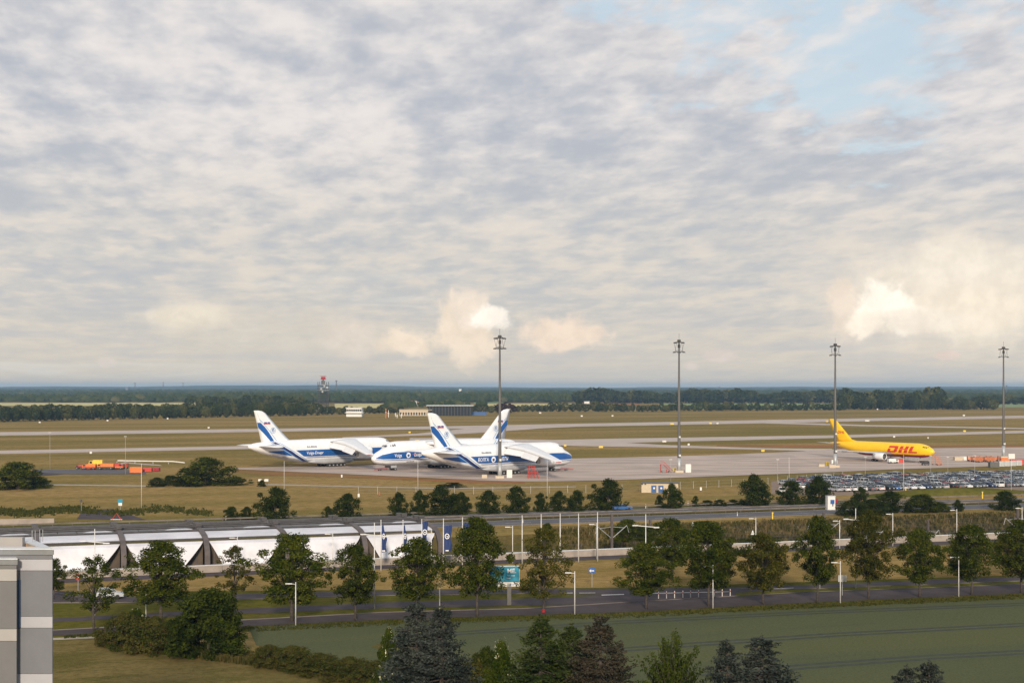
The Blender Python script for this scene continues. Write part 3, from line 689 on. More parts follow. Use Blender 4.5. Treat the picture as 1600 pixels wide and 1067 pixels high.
        H.band('livery_line', [(.7, 4.0, 4.12), (4, 3.8, 4.02), (45.6, 3.8, 4.02), (46.4, 3.95, 4.02)], M['blue'], fu, sd)
        mb = MB(); H.slash(mb, [(46.2, 2.5), (50.3, 4.4), (55.6, 7.4), (59.6, 9.9)], [.85, .9, .9, .75], sd, .10); mb.build('livery_stripe', M['navy'] if sd < 0 else M['blue'], fu)
        mb = MB(); H.slash(mb, [(48.0, 2.9), (51.9, 4.7), (57.2, 7.6), (60.8, 9.7)], .28, sd, .07); mb.build('livery_stripe', M['lightblue'], fu)
        mb = MB(); H.slash(mb, [(44.4, 2.3), (48.7, 4.5), (54.1, 7.6), (58.0, 10.0)], .22, sd, .07); mb.build('livery_stripe', M['lightblue'], fu)
        mb = MB(); H.slash(mb, [(59.0, 9.9), (60.2, 11.4), (61.9, 13.4), (63.7, 15.3), (65.4, 17.0)], [.7, .9, 1.2, 1.45, 1.2], sd, .05, fy, 24, lambda z: 63.55 + (z - 9.6) * .262); mb.build('livery_stripe', M['blue'], fin)
        mb = MB(); H.slash(mb, [(57.4, 10.2), (58.9, 12.0), (60.4, 13.9), (62.2, 15.9), (64.6, 18.2)], .16, sd, .05, fy); mb.build('livery_stripe', M['lightblue'], fin)
        # flag on the fin: three stripes
        for i, mm in enumerate(('lettering', 'blue', 'redpaint')):
            q = MB(); z1 = 17.6 - i * .42; q.add([(N - a, sd * (fy(a, z) + .06), z) for a, z in ((60.2, z1), (62.8, z1), (62.6, z1 - .42), (60.0, z1 - .42))], [(0, 1, 2, 3)]); q.build('fin_flag', M[mm], fin)
        # round emblem
        q = MB(); pts = [(58.9 + 1.1 * math.cos(2 * math.pi * k / 20), 14.1 + 1.1 * math.sin(2 * math.pi * k / 20)) for k in range(20)]; pin = [(58.9 + .92 * math.cos(2 * math.pi * k / 20), 14.1 + .92 * math.sin(2 * math.pi * k / 20)) for k in range(20)]
        vs = [(N - a, sd * (fy(a, z) + .05), z) for a, z in pts + pin]; q.add(vs, [(k, (k + 1) % 20, 20 + (k + 1) % 20, 20 + k) for k in range(20)]); q.build('fin_emblem', M['lightblue'], fin)
        tv, tf = textmesh('б', 1.25, 1.1, .03); q = MB(); sg = 1 if sd < 0 else -1
        q.add([(N - 58.9 + sg * x, sd * (fy(58.9 - sg * x, 13.6 + z) + .06), 13.6 + z) for x, z in tv], tf); q.build('fin_emblem', M['blue'], fin)
        txt = starb if sd < 0 else port
        if txt:
            a, b, sc, dx = txt
            if b:
                c = sc
                H.text('lettering', a, c + (4.5 if sd < 0 else -4.5), 5.0, 1.2, .85, sd, M['lettering'], fu)
                H.text('lettering', b, c - (4.5 if sd < 0 else -4.5), 5.0, 1.2, .85, sd, M['lettering'], fu)
                v = [(1.0 * math.cos(2 * math.pi * k / 20), .62 + 1.0 * math.sin(2 * math.pi * k / 20)) for k in range(20)]
                H.text('emblem', (v, [tuple(range(20))]), c, 4.9, 1, 1, sd, M['lettering'], fu)
                v = [(.1 + .42 * math.cos(2 * math.pi * k / 12), .5 + .5 * math.sin(2 * math.pi * k / 12)) for k in range(12)]
                H.text('emblem', (v, [tuple(range(12))]), c, 4.9, 1, 1, sd, M['blue'], fu, .12)
            else: H.text('lettering', a, sc, 5.1, 1.1, .95, sd, M['lettering'], fu)
        H.text('registration', 'RA-82046', 44, 7.6, .6, 1.3, sd, M['darkletter'], fu)
        H.text('small_lettering', 'AN-124-100', 15, 3.0, .35, 1.4, sd, M['darkletter'], fu)
    mb = MB(); mb.tube([(N - 22, 0, 10.5), (N - 22, 0, 11.2)], .05, 5); mb.tube([(N - 31, 0, 10.5), (N - 31, 0, 11.0)], .05, 5); mb.build('antenna', M['metal'], root)
    return root
def b_reg(t): return bool(t)
p1 = G(863, 736.5); heavy(p1, R(43), 'nearest blue and white cargo aircraft, nose to the right, Cyrillic lettering on its side', ('Volga', 'Dnepr', 19, 0), ('ВОЛГА', 'ДНЕПР', 41, 0))
heavy(Vector((-51, 551, 0)), R(43), 'leftmost blue and white cargo aircraft, tail at the left end of the apron', ('Volga-Dnepr', '', 34, 0), ('Volga-Dnepr', '', 42.7, 0))
heavy(G(614, 735), R(43 + 180), 'middle blue and white cargo aircraft with its nose pointing left between the other two', ('Volga', 'Dnepr', 13.6, 0), ('ВОЛГА', 'ДНЕПР', 30, 0))

def yellowjet():
    N = 6.7; root = thing('cargo_jet', Vector((160.2, 558, 0)), 'yellow and red twin engine cargo jet parked on the right of the apron', 'aircraft', None, R(-55))
    YT = [(0, 4.9, 4.3, .2), (.5, 5.5, 3.75, .8), (1.5, 6.1, 3.1, 1.5), (3, 6.9, 2.55, 2.15), (5, 7.45, 2.2, 2.6), (7.5, 7.75, 2.05, 2.82), (34, 7.75, 2.05, 2.82), (38, 7.75, 2.5, 2.75), (43, 7.65, 3.7, 2.4), (48, 7.35, 5.0, 1.6), (52, 6.9, 5.9, .75), (54.1, 6.6, 6.2, .2)]
    H = Hull(YT, 54.1, N, 2.0); fu = H.build([M['dhlyellow'], M['darkred']], root, lambda s: 3.35 if s < 34 else 3.35 + (s - 34) * .05)
    fs = [(7.3, N - 36.5, N - 50, .1), (8.2, N - 41.5, N - 50.3, .42), (16.3, N - 50.3, N - 54.4, .16), (16.5, N - 50.8, N - 54.4, .08)]
    fin = vfin(MB(), fs).build('tail_fin', M['dhlyellow'], root, True)
    for sd in (-1, 1):
        wing(MB(), [(.8, N - 45.2, N - 51.6, 6.3, .5), (8.1, N - 50.6, N - 53.8, 7.0, .2)], sd).build('stabiliser', M['mast'] if 0 else M['metal'], root, True)
        w = wing(MB(), [(2.0, N - 18.0, N - 30.5, 3.3, 1.3), (8.0, N - 22.0, N - 30.3, 3.6, .8), (21.6, N - 32.0, N - 35.2, 4.8, .3), (22.4, N - 33.2, N - 35.3, 4.9, .1)], sd).build('wing', M['metal'], root, True)
        for y, x in ((5, -29), (10.5, -30.2), (15.5, -31.8)):
            lathe_x(MB(), [(1.8, .05), (.9, .34), (-1, .3), (-2.2, .04)], (N + x, sd * y, 3.15 + y * .05), 10).build('flap_fairing', M['planewhite'], w, True)
        engine(root, N - 17.6, sd * 8.0, 2.35, 6.4, 1.42, [M['planewhite']], 8, 3.7)
        MB().tube([(N - 25.4, sd * 4.8, 3.3), (N - 25.4, sd * 4.8, .9)], .22, 8).build('gear_strut', M['metal'], root)
        for dx in (-.75, .75): wheelset(root, N - 25.4 + dx, sd * 4.8, .6, .45)
        for k in range(3):
            s0 = 2.35 + k * .62; q = [(s0, 6.0 + k * .08), (s0 + .5, 6.03 + k * .08), (s0 + .56, 6.5 + k * .1), (s0 + .15, 6.45 + k * .1)]
            mb = MB(); mb.add([(N - s, sd * (H.y(s, z) + .05), z) for s, z in q], [(0, 1, 2, 3)]); mb.build('window', M['glass'], root)
        # red italic letters cut by a line through the middle
        P = []; F_ = []
        def para(x0, x1, z0, z1):
            sh = .42
            for q in range(6):
                za, zb = z0 + (z1 - z0) * q / 6, z0 + (z1 - z0) * (q + 1) / 6; o = len(P); P.extend([(x0 + za * sh, za), (x1 + za * sh, za), (x1 + zb * sh, zb), (x0 + zb * sh, zb)]); F_.append((o, o + 1, o + 2, o + 3))
        for (a, b, c, d) in ((0, 3.5, 1.62, 2.3), (2.5, 3.7, 1.1, 1.7), (0, 1.0, .0, 1.3), (0.9, 3.2, 0, .5), (2.4, 3.6, .3, 1.05),
                             (4.3, 5.5, 1.2, 2.3), (6.3, 7.5, 1.2, 2.3), (4.3, 5.5, 0, 1.06), (6.3, 7.5, 0, 1.06), (5.3, 6.4, 1.2, 1.45),
                             (8.1, 9.3, .62, 2.3), (8.1, 11.2, 0, .5)): para((a - 5.6) * 1.3, (b - 5.6) * 1.3, c * 1.12, d * 1.12)
        H.text('lettering', (P, F_), 13.6, 3.95, 1, 1, sd, M['dhlred'], fu, .07)
        v, f = textmesh('DHL', 1.1, 1.35, .03); mb = MB(); sg = 1 if sd < 0 else -1
        mb.add([(N - 47.2 + sg * (x + z * .3), sd * (.42 - (z + 10.6 - 8.2) * .031 + .05), 10.6 + z) for x, z in v], f); mb.build('lettering', M['dhlred'], fin)
    mb = MB(); mb.add([(N - 1.95, -.9, 6.18), (N - 1.95, .9, 6.18), (N - 2.4, .85, 6.55), (N - 2.4, -.85, 6.55)], [(0, 1, 2, 3)]); mb.build('windscreen', M['glass'], root)
    lathe_x(MB(), [(2.0, .1), (.8, .9), (-2.5, 1.1), (-4.2, .7), (-5, .1)], (N - 49, 0, 6.1), 12)
    MB().tube([(0, 0, 2.4), (0, 0, .7)], .15, 8).build('gear_strut', M['metal'], root); wheelset(root, 0, 0, .5, .35)
    MB().box((N - 9.6, -1.4, 1.85), (6.5, .9, .9)).build('loading_panel', M['metal'], root)
    return root
yellowjet()

# ------------------------------------------------------------------ apron floodlight masts
def mastmesh(Hm):
    parts = {}
    parts['pole'] = MB().tube([(0, 0, 0), (0, 0, 7.5), (0, 0, Hm * .5), (0, 0, Hm)], [.62, .56, .42, .24], 12).mesh('pole', M['mast'], True)
    parts['base_collar'] = MB().tube([(0, 0, 0), (0, 0, 5.2)], [.72, .70], 12).mesh('base_collar', M['metal'], True)
    mb = MB()
    for z, r, off in ((Hm - 1.0, 1.8, 0.3), (Hm - 4.2, 1.6, .9)):
        for k in range(4):
            a = off + k * math.pi / 2; b = off + (k + 1) * math.pi / 2
            mb.tube([(0, 0, z + .8), (r * math.cos(a), r * math.sin(a), z)], .07, 5); mb.tube([(r * math.cos(a), r * math.sin(a), z), (r * math.cos(b), r * math.sin(b), z)], .06, 5)
    for k in range(4):
        a = k * math.pi / 2; mb.tube([(2.0 * math.cos(a), 2.0 * math.sin(a), Hm - 1), (1.7 * math.cos(a + .5), 1.7 * math.sin(a + .5), Hm - 4.2)], .05, 4)
    mb.tube([(0, 0, Hm), (0, 0, Hm + 2.2)], .05, 5); mb.box((0, 0, Hm - .4), (.9, .9, .9)); mb.box((0, 0, Hm - 2.2), (.7, .7, 1.2))
    parts['head_frame'] = mb.mesh('head_frame', M['darkmetal'])
    return parts
fl = MB(); fl.xz([(-.5, 0), (.5, 0), (.35, .38), (-.28, .42)], -.34, .34); fl = fl.mesh('floodlight', M['darkmetal'])
for i, (px, by, top, lab) in enumerate(((781, 747.5, 524, 'tall floodlight mast in front of the nearest cargo aircraft'), (1061, 738.7, 531, 'tall floodlight mast beside the red stairs, white cabinet at its foot'),
                        (1305, 730.5, 537, 'tall floodlight mast crossing the tail of the yellow jet'), (1568, 716, 542, 'tall floodlight mast at the right behind the orange container'))):
    p = G(px, by); Hm = zat(p.y, top); t = thing('floodlight_mast', p, lab, 'light mast', 'floodlight masts on the apron', .35)
    for nme, me in mastmesh(Hm).items(): link(nme, me, t)
    for z, r, off in ((Hm - 1.2, 1.9, 0.3), (Hm - 4.5, 1.7, .9)):
        for k in range(4):
            a = off + k * math.pi / 2; o = link('floodlight', fl, t); o.location = (r * math.cos(a), r * math.sin(a), z); o.rotation_euler = (0, 0, a)
    bx = MB(); bx.box((-.1, -.7, 12.5), (.5, .4, .6)); bx.build('marker_lamp', M['white'], t); bx = MB(); bx.box((-.1, -.75, 6.1), (.6, .5, .7)); bx.build('control_box', M['white'], t)
    tag(MB().box((0, 0, .45), (2.8, 2.4, .9)).build('concrete_block', M['cream']), 'low concrete block round the foot of the ' + ['first mast from the left', 'second mast from the left', 'third mast from the left', 'mast at the right'][i], 'block').location = p
# ------------------------------------------------------------------ station canopy, trench wall
NTS = [0, .35, 1.0, 2.0, 4.0, 7.5, 11.7, 16, 20.4, 25, 29.7, 34, 38.5, 41, 43.5]
NZS = [3.1, 3.75, 4.3, 4.85, 5.3, 5.6, 5.75, 5.65, 5.45, 5.2, 4.9, 4.55, 4.15, 3.2, 1.2]
def rz_(t): return float(np.interp(t, NTS, NZS))
LT = MB(); L0 = thing('station_wall', (0, 0, 0), 'long pale concrete parapet wall in front of the sunken railway', 'wall')
a0 = -480
k = 0
for u0 in np.arange(-480, 620, 8.0):
    c = UT(u0 + 3.99, 0, .55); m = MB(); m.box(c, (7.96, .35, 1.1 + .0), TA)
    if -60 < u0 < 170: m.build('wall_panel', M['parapet'], L0)
    else:
        LT.v and None; LT.box(c, (7.96, .35, 1.1), TA)
o = LT.build('wall_panel', M['parapet'], L0); o['kind'] = 'stuff'
cp = MB(); cp.box(UT(70, 0, 1.17), (1100, .5, .12), TA); cp.build('coping', M['coping'], L0)
st = thing('station_canopy', UT(0, 0, 0), 'long arched steel canopy with white membrane panels over the sunken station', 'station roof')
def SP(u, t, z): return (TU * u + TN * t + Vector((0, 0, z)))
def ub(px, z=1.2):      # u along the wall for an image column
    a = (px - 800) / F; return (a * TO.y - TO.x) / (TU.x - a * TU.y)
RU = [ub(x) for x in (194, 325, 446, 574.5, 690)]
sp = (RU[4] - RU[0]) / 4; RU = [RU[0] + sp * i for i in range(-4, 5)]
for u in RU:
    m = MB(); pth = [SP(u, 0.9, TD), SP(u, .9, 2.6)] + [SP(u, t + .9, rz_(t) + .12) for t in np.linspace(0, 43, 34)]
    secs = []
    for i, p in enumerate(pth):
        d = (Vector(pth[min(i + 1, len(pth) - 1)]) - Vector(pth[max(0, i - 1)])).normalized(); up = d.cross(TU).normalized()
        secs.append([p + TU * a * .42 + up * b * .32 for a, b in ((-1, -1), (1, -1), (1, 1), (-1, 1))])
    m.loft(secs); rb = m.build('rib', M['rib'], st)
    for t in (12, 15.5, 24, 27.5):                       # vent boxes on the rib
        b = MB(); b.box(SP(u, t + .9, rz_(t) + .8), (1.0, .9, .5), TA); b.build('bracket', M['darkmetal'], rb)
for j, (ua, ubb) in enumerate(zip(RU[:-1], RU[1:])):
    for t in (2.0, 8.5, 13.6, 18.5, 24, 30, 36, 41):     # long tubes
        m = MB(); m.tube([SP(ua + .35, t + .9, rz_(t) + .32), SP(ubb - .35, t + .9, rz_(t) + .32)], .17, 6); m.build('purlin', M['darkmetal'], st)
    # upper membrane, bounded behind by two shallow curves
    A, B = ua + .45, ubb - .45; w = B - A; n = 16
    def edge(q):
        return 8.9 + 5.6 * max(0, math.sin(math.pi * min(1, max(0, (q - .42) / .58)) ** 1.6)) ** .9 + 1.6 * max(0, math.sin(math.pi * min(1, q / .42)))
    def membrane(name, fn0, fn1, nn=5):
        m = MB()
        for i in range(n):
            for kk in range(nn):
                q = []
                for (qi, qk) in ((i, kk), (i + 1, kk), (i + 1, kk + 1), (i, kk + 1)):
                    f = qi / n; t = fn0(f) + (fn1(f) - fn0(f)) * qk / nn; sag = -.10 * math.sin(math.pi * f) * math.sin(math.pi * qk / nn)
                    q.append(SP(A + w * f, t + .9, rz_(t) + .14 + sag))
                m.add(q, [(0, 1, 2, 3)])
        return m.build(name, M['membrane'], st, True)
    membrane('membrane', lambda f: 2.2, lambda f: 8.3); membrane('membrane', lambda f: 8.7, lambda f: edge(f))
    # hanging front membrane, a trapezium narrowing to the wall
    m = MB(); nn = 6
    for i in range(n):
        for kk in range(nn):
            q = []
            for (qi, qk) in ((i, kk), (i + 1, kk), (i + 1, kk + 1), (i, kk + 1)):
                g = qk / nn; lo, hi = .0 + .17 * g ** 1.2, 1 - .27 * g ** 1.3; f = lo + (hi - lo) * qi / n
                z = 4.80 - 3.8 * g ** 1.25; t = 2.75 - 2.3 * g ** .6
                q.append(SP(A + w * f, t, z))
            m.add(q, [(0, 1, 2, 3)])
    m.build('membrane', M['membrane'], st, True)
    # dark glazing behind
    for (t0, t1) in ((8.7, 13.5), (13.7, 18.4), (18.6, 23.9), (24.1, 29.9), (30.1, 35.9), (36.1, 40.9), (41.1, 43.2)):
        for h in range(4):
            m = MB(); x0 = A + w * h / 4 + .06; x1 = A + w * (h + 1) / 4 - .06
            m.add([SP(x0, t0 + .9, rz_(t0) - .12), SP(x1, t0 + .9, rz_(t0) - .12), SP(x1, t1 + .9, rz_(t1) - .12), SP(x0, t1 + .9, rz_(t1) - .12)], [(0, 1, 2, 3)]); m.build('glass_panel', M['glazing'], st)
    m = MB()                                         # dark sheet painted as the shaded interior behind the open corners
    m.add([SP(A, 3.2, -1.5), SP(B, 3.2, -1.5), SP(B, 3.0, 4.6), SP(A, 3.0, 4.6)], [(0, 1, 2, 3)]); m.build('shade_sheet', M['insideshade'], st)
    for q in range(6):
        m = MB(); m.box(SP(A + w * (q + .5) / 6, 3.05, 1.4), (.12, .1, 5.4), TA); m.build('mullion', M['rib'], st)
# far side bank rail and tracks
trk = MB()
for t in (6, 7.45, 11, 12.45, 18, 19.45, 23, 24.45): trk.box(UT(100, t, TD + .15), (1200, .1, .16), TA)
tag(trk.build('railway_track', M['darkmetal']), 'steel rails running along the bottom of the sunken railway', 'railway track')
fn = thing('track_fence', (0, 0, 0), 'thin dark fence along the foot of the railway bank', 'fence')
for t, z in ((33.0, -3.2),):
    m = MB()
    for zz in (.5, 1.1, 1.7): m.box(UT(120, t, z + zz - .2), (420, .05, .06), TA)
    m.build('rail', M['darkmetal'], fn)
    for u in np.arange(-60, 330, 4.0): MB().box(UT(u, t, z + .6), (.08, .08, 2.2), TA).build('post', M['darkmetal'], fn)
# bank grass tussocks (geometry, too many to count)
def tussocks(name, n, fn, h, m, seed, blades=5, w=.22):
    r = np.random.RandomState(seed); V = []
    for _ in range(n):
        p = fn(r)
        for b in range(blades):
            a = r.uniform(0, 6.28); hh = h * r.uniform(.5, 1.2); d = np.array([math.cos(a), math.sin(a), 0]); q = np.array(p) + np.append(r.normal(0, w, 2), 0)
            e = np.array([-d[1], d[0], 0]) * w * r.uniform(.5, 1); lean = d * hh * r.uniform(0, .5); up = np.array([0, 0, hh])
            V.append([q - e, q + e, q + e * .5 + lean + up, q - e * .5 + lean + up])
    return tag(link(name, quads(name, np.array(V), m)), kind='stuff')
M['bladegreen'] = leafmat('grass_blades', [(.07, .072, .018), (.15, .12, .045)])
M['bladetan'] = leafmat('dry_blades', [(.13, .10, .04), (.26, .19, .09)])
M['bladecrop'] = leafmat('crop_blades', [(.066, .086, .044), (.098, .104, .05)])
def fbank(r):
    u, t = r.uniform(90, 330), r.uniform(30, 44); return UT(u, t, float(np.interp(t, [30, 35, 40, 44], [TD, -2.6, -.15, 0])))
tussocks('bank_grass', 5200, fbank, .75, M['bladegreen'], 11)
tussocks('bank_grass', 2200, fbank, .9, M['bladetan'], 12)

# ------------------------------------------------------------------ vegetation
def crown(name, seed, H0, H1, Wd, nc, nl, ls, m, shape, flat=.75, cr=(.10, .17), mi2=None, inner=.35):
    r = np.random.RandomState(seed); C = []
    while len(C) < nc:
        z = r.uniform(0, 1); R_ = shape(z) * (1 + .22 * math.sin(3 * z * 6 + seed)); a = r.uniform(0, 6.283); q = max(inner, r.uniform(0, 1) ** .5) * R_ * (1 + .2 * math.sin(a * 3 + seed) + .12 * math.sin(a * 5 + 2 * seed))
        C.append((q * math.cos(a) * Wd / 2, q * math.sin(a) * Wd / 2, H0 + z * (H1 - H0)))
    C = np.array(C); P = []; N = []
    for c in C:
        rad = r.uniform(*cr) * Wd; k = int(nl * r.uniform(.6, 1.3)); d = r.normal(size=(k, 3)); d /= np.linalg.norm(d, axis=1, keepdims=True)
        P.append(c + d * np.array([1, 1, flat * .8]) * rad * r.uniform(.5, 1.08, k)[:, None]); N.append(d * .6 + np.array([0, 0, .7]) + r.normal(size=(k, 3)) * .45)
    V = leafquads(r, np.concatenate(P), np.concatenate(N), ls); return quads(name, V, m), C
def trunkmesh(seed, H0, C, rad, top):
    r = random.Random(seed); mb = MB(); px = [(0, 0, -.1), (r.uniform(-.1, .1), r.uniform(-.1, .1), H0 * .6), (r.uniform(-.2, .2), r.uniform(-.2, .2), H0 * 1.1), (r.uniform(-.3, .3), r.uniform(-.3, .3), top)]
    mb.tube(px, [rad * 1.15, rad * .9, rad * .75, rad * .15], 8); tr = mb.mesh('trunk', M['bark'], True); lm = MB()
    for c in C[::max(1, len(C) // 26)]:
        z0 = max(H0 * .8, c[2] * r.uniform(.45, .7)); lm.tube([(0, 0, z0), (c[0] * .5, c[1] * .5, (z0 + c[2]) / 2 + .25), (c[0] * .95, c[1] * .95, c[2])], [rad * .42, rad * .25, rad * .08], 5)
    return tr, lm.mesh('limbs', M['bark'], True)
egg = lambda z: (math.sin(math.pi * min(1, (z * .86 + .12))) ** .7)
cone = lambda z: max(.08, (1 - z) ** .8 * min(1, .6 + z * 4))
dome = lambda z: max(.15, (1 - z ** 2.2) ** .55 * min(1, .75 + z))
layer = lambda z: egg(z) * (.78 + .3 * abs(math.sin(z * 9)))
ST = []
for i in range(7):
    c, C = crown('crown', 100 + i, 3.0, 12, 8.2, 165, 120, .30, M['leaf'] if i not in (2, 5) else M['leafyellow'], (egg, layer, egg, layer, egg, dome, egg)[i], .95, (.07, .125), inner=.12)
    ST.append((c,) + trunkmesh(i, 3.0, C, .20, 9.5))
# sparse young variants
for i in range(2):
    c, C = crown('crown', 140 + i, 3.4, 12, 8.2, 85, 75, .30, M['leafyellow' if i else 'leaf'], layer, .85, (.055, .10), inner=.08); ST.append((c,) + trunkmesh(20 + i, 3.4, C, .17, 10.5))
# columnar, drooping
c, C = crown('crown', 150, 2.6, 12, 8.2, 140, 90, .30, M['leafyellow'], lambda z: .62 + .42 * (1 - z) ** .7 if z < .9 else .4, .8, (.07, .13), inner=.15); ST.append((c,) + trunkmesh(31, 2.6, C, .2, 11))
def streettree(px, by, top, w, var, label, group='trees lining the near road'):
    p = G(px, by); h = zat(p.y, top); wd = w * p.y / F; t = thing('roadside_tree', p, label, 'tree', group, rnd.uniform(0, 6.28)); a_ = rnd.uniform(.86, 1.12); t.scale = (wd / 8.2 * .95 * a_, wd / 8.2 * .95 / a_, h / 12.3)
    for nme, me in zip(('crown', 'trunk', 'limbs'), ST[var]): link(nme, me, t)
    return t
for a in ((147, 985, 866, 92, 7, 'sparse young roadside tree nearest the grey building'), (252, 970, 845, 112, 0, 'wide roadside tree just right of the parked silver car'), (366, 952, 852, 74, 8, 'thin tree standing behind the big dark round bush'),
          (456, 970, 834, 108, 3, 'dense dark roadside tree in front of the fourth canopy bay'), (555, 969, 848, 88, 1, 'open roadside tree left of the flagpoles'), (654, 962, 840, 104, 6, 'broad roadside tree behind the tallest double-topped spruce'),
          (746, 963, 808, 96, 0, 'tall dense tree covering the left half of the teal sign'), (849, 956, 826, 78, 9, 'narrow tree with hanging branches right of the teal sign'), (1010, 951, 848, 92, 4, 'round roadside tree left of the white marker posts'),
          (1050, 905, 808, 72, 1, 'pale tree behind and above the round roadside tree by the marker posts'), (1107, 947, 816, 98, 3, 'widest dark tree standing behind the striped marker posts'), (1193, 944, 832, 84, 2, 'olive tree between two white street lamps right of the marker posts'),
          (1277, 941, 806, 80, 6, 'tall dark tree left of the pale square sign'), (1357, 935, 797, 84, 2, 'olive tree behind the double armed lamp on the right'), (1437, 933, 826, 80, 4, 'smaller rounded roadside tree fourth from the right'),
          (1518, 929, 818, 88, 1, 'layered roadside tree beside the rightmost near street lamp'), (1596, 926, 812, 84, 0, 'roadside tree cut off by the right edge of the picture')):
    streettree(*a)
for px, by, top, w, var, lb in ((1127, 916, 842, 62, 2, 'second row tree showing behind the widest dark tree'), (1205, 913, 850, 60, 0, 'second row tree showing behind the olive tree'), (84, 935, 872, 46, 3, 'dark tree half hidden by the grey building'),
                            (1572, 898, 832, 58, 2, 'second row tree near the right edge of the picture'), (1501, 902, 840, 52, 3, 'second row tree behind the layered roadside tree')):
    streettree(px, by, top, w, var, lb, 'second row of trees behind the road')
BU = []
for i in range(7): c, C = crown('foliage', 200 + i, .1, 5, 5.6, 95, 110, .27, M['leafdark'] if i != 4 else M['leaf'], dome, 1.15, (.085, .14), inner=.3); BU.append(c)
bt = MB().tube([(0, 0, -.1), (0, 0, 2.5)], [.2, .1], 6).mesh('stem', M['bark'])
def bush(px, by, top, w, label, group, var=None, name='bush', cat='bush'):
    p = G(px, by); h = zat(p.y, top); wd = w * p.y / F; t = thing(name, p, label, cat, group, rnd.uniform(0, 6.28)); t.scale = (wd / 5.6 * .92, wd / 5.6 * .92, h / 5.2)
    link('foliage', BU[rnd.randrange(4) if var is None else var], t); link('stem', bt, t); return t
gb = 'dark bushes along the far side of the highway'
for a in ((362, 812, 791, 30, 'small bush left of the large round bush behind the canopy'), (386, 811, 792, 26, 'second small bush touching the large round bush behind the canopy'), (430, 811, 763, 66, 'large round bush behind the canopy'),
          (512, 809, 791, 20, 'very small bush left of the lone medium bush'), (543, 808, 772, 56, 'lone medium bush behind the canopy, left of the flags'), (623, 806, 770, 38, 'upright bush above the leftmost flags'),
          (655, 804, 767, 34, 'bush left in the wide clump above the flags'), (690, 804, 760, 62, 'biggest bush of the wide clump above the flags'), (720, 804, 770, 38, 'bush at the right end of the wide clump above the flags'),
          (764, 803, 767, 42, 'bush just left of the foot of the first light mast'), (806, 801, 761, 46, 'bush just right of the foot of the first light mast'), (845, 799, 771, 26, 'pointed bush between two rounder ones below the nearest aircraft'),
          (873, 798, 768, 36, 'green bush left of the paired one near the highway'), (902, 798, 767, 36, 'bush touching the largest one left of the passing car'), (950, 796, 750, 64, 'largest bush just above the passing car'),
          (1030, 792, 773, 16, 'tiny bush left of the one before the cream hut'), (1050, 794, 757, 42, 'bush standing before the cream hut'), (1087, 791, 775, 14, 'small pointed bush right of the cream hut'),
          (1178, 790, 743, 62, 'large bush left of the white van near the car park'), (1238, 788, 752, 50, 'bush in front of the white van'), (1280, 787, 745, 56, 'large bush at the left end of the car park')):
    bush(*a, gb)
lowh = MB()
for px, by, top, w in ((1105, 790, 781, 26), (1125, 790, 780, 26), (1145, 789, 780, 22)): bush(px, by, top, w, {1105: 'left', 1125: 'middle', 1145: 'right'}[px] + ' low hedge bush left of the large bush near the car park', 'low hedge bushes', 1)
gr = 'bushes between the car park and the highway'
for a in ((1345, 792, 762, 34, 'upright dark bush below the left end of the car park'), (1330, 806, 782, 56, 'low bush right of the blue and white lineside box'), (1365, 804, 780, 56, 'low bush in front of the middle of the car park'), (1392, 800, 768, 62, 'wide round bush below the white cars'), (1440, 800, 773, 66, 'wide bush beside the green mound'),
          (1470, 799, 786, 40, 'low bush at the right end of the green mound'), (1497, 799, 781, 20, 'small single bush on the highway verge'), (1570, 797, 768, 52, 'round bush on the verge near the right edge')): bush(*a, gr, 4 if rnd.random() < .3 else None)
ga = 'bushes in the grass left of the apron'
for a in ((28, 764, 723, 92, 'big spreading bush cut off by the left edge'), (322, 758, 716, 92, 'big olive bush at the left end of the apron', ), (296, 759, 732, 60, 'lower part bush left of the big olive bush'), (245, 760, 746, 34, 'low bush under the white lamp post'), (263, 758, 743, 22, 'small round bush left of the big olive bush'),
          (370, 758, 745, 42, 'low bush right of the big olive bush'), (283, 759, 748, 24, 'little bush at the foot of the big olive bush'), (409, 760, 750, 16, 'little green bush beside two white boxes'), (708, 761, 754, 46, 'low weeds below the middle aircraft'), (60, 762, 745, 50, 'right lobe bush beside the big spreading bush')): bush(*a, ga, rnd.choice((0, 4, 2)))
def fweed(r):
    px = r.choice([r.uniform(-20, 140), r.uniform(-20, 330)]); return G(px, r.normal(799 + 3 * math.sin(px / 23), 2.6))
M['bladedark'] = leafmat('weed_blades', [(.05, .06, .012), (.11, .105, .03)])
tussocks('weed_patch', 1500, fweed, .5, M['bladedark'], 33, 4, .25)
gk = 'bushes on the railway bank'
for a in ((980, 845, 812, 60, 'scrubby bush on the railway bank behind the T shaped lamp'), (855, 842, 818, 28, 'small bush on the bank beside the dark frame'), (1100, 850, 815, 90, 'leafy scrub on the railway bank behind the widest tree'), (1010, 845, 822, 50, 'low scrub on the bank left of the pale tree'), (1190, 855, 835, 70, 'scrub on the bank behind the olive tree')): bush(*a, gk, 4)

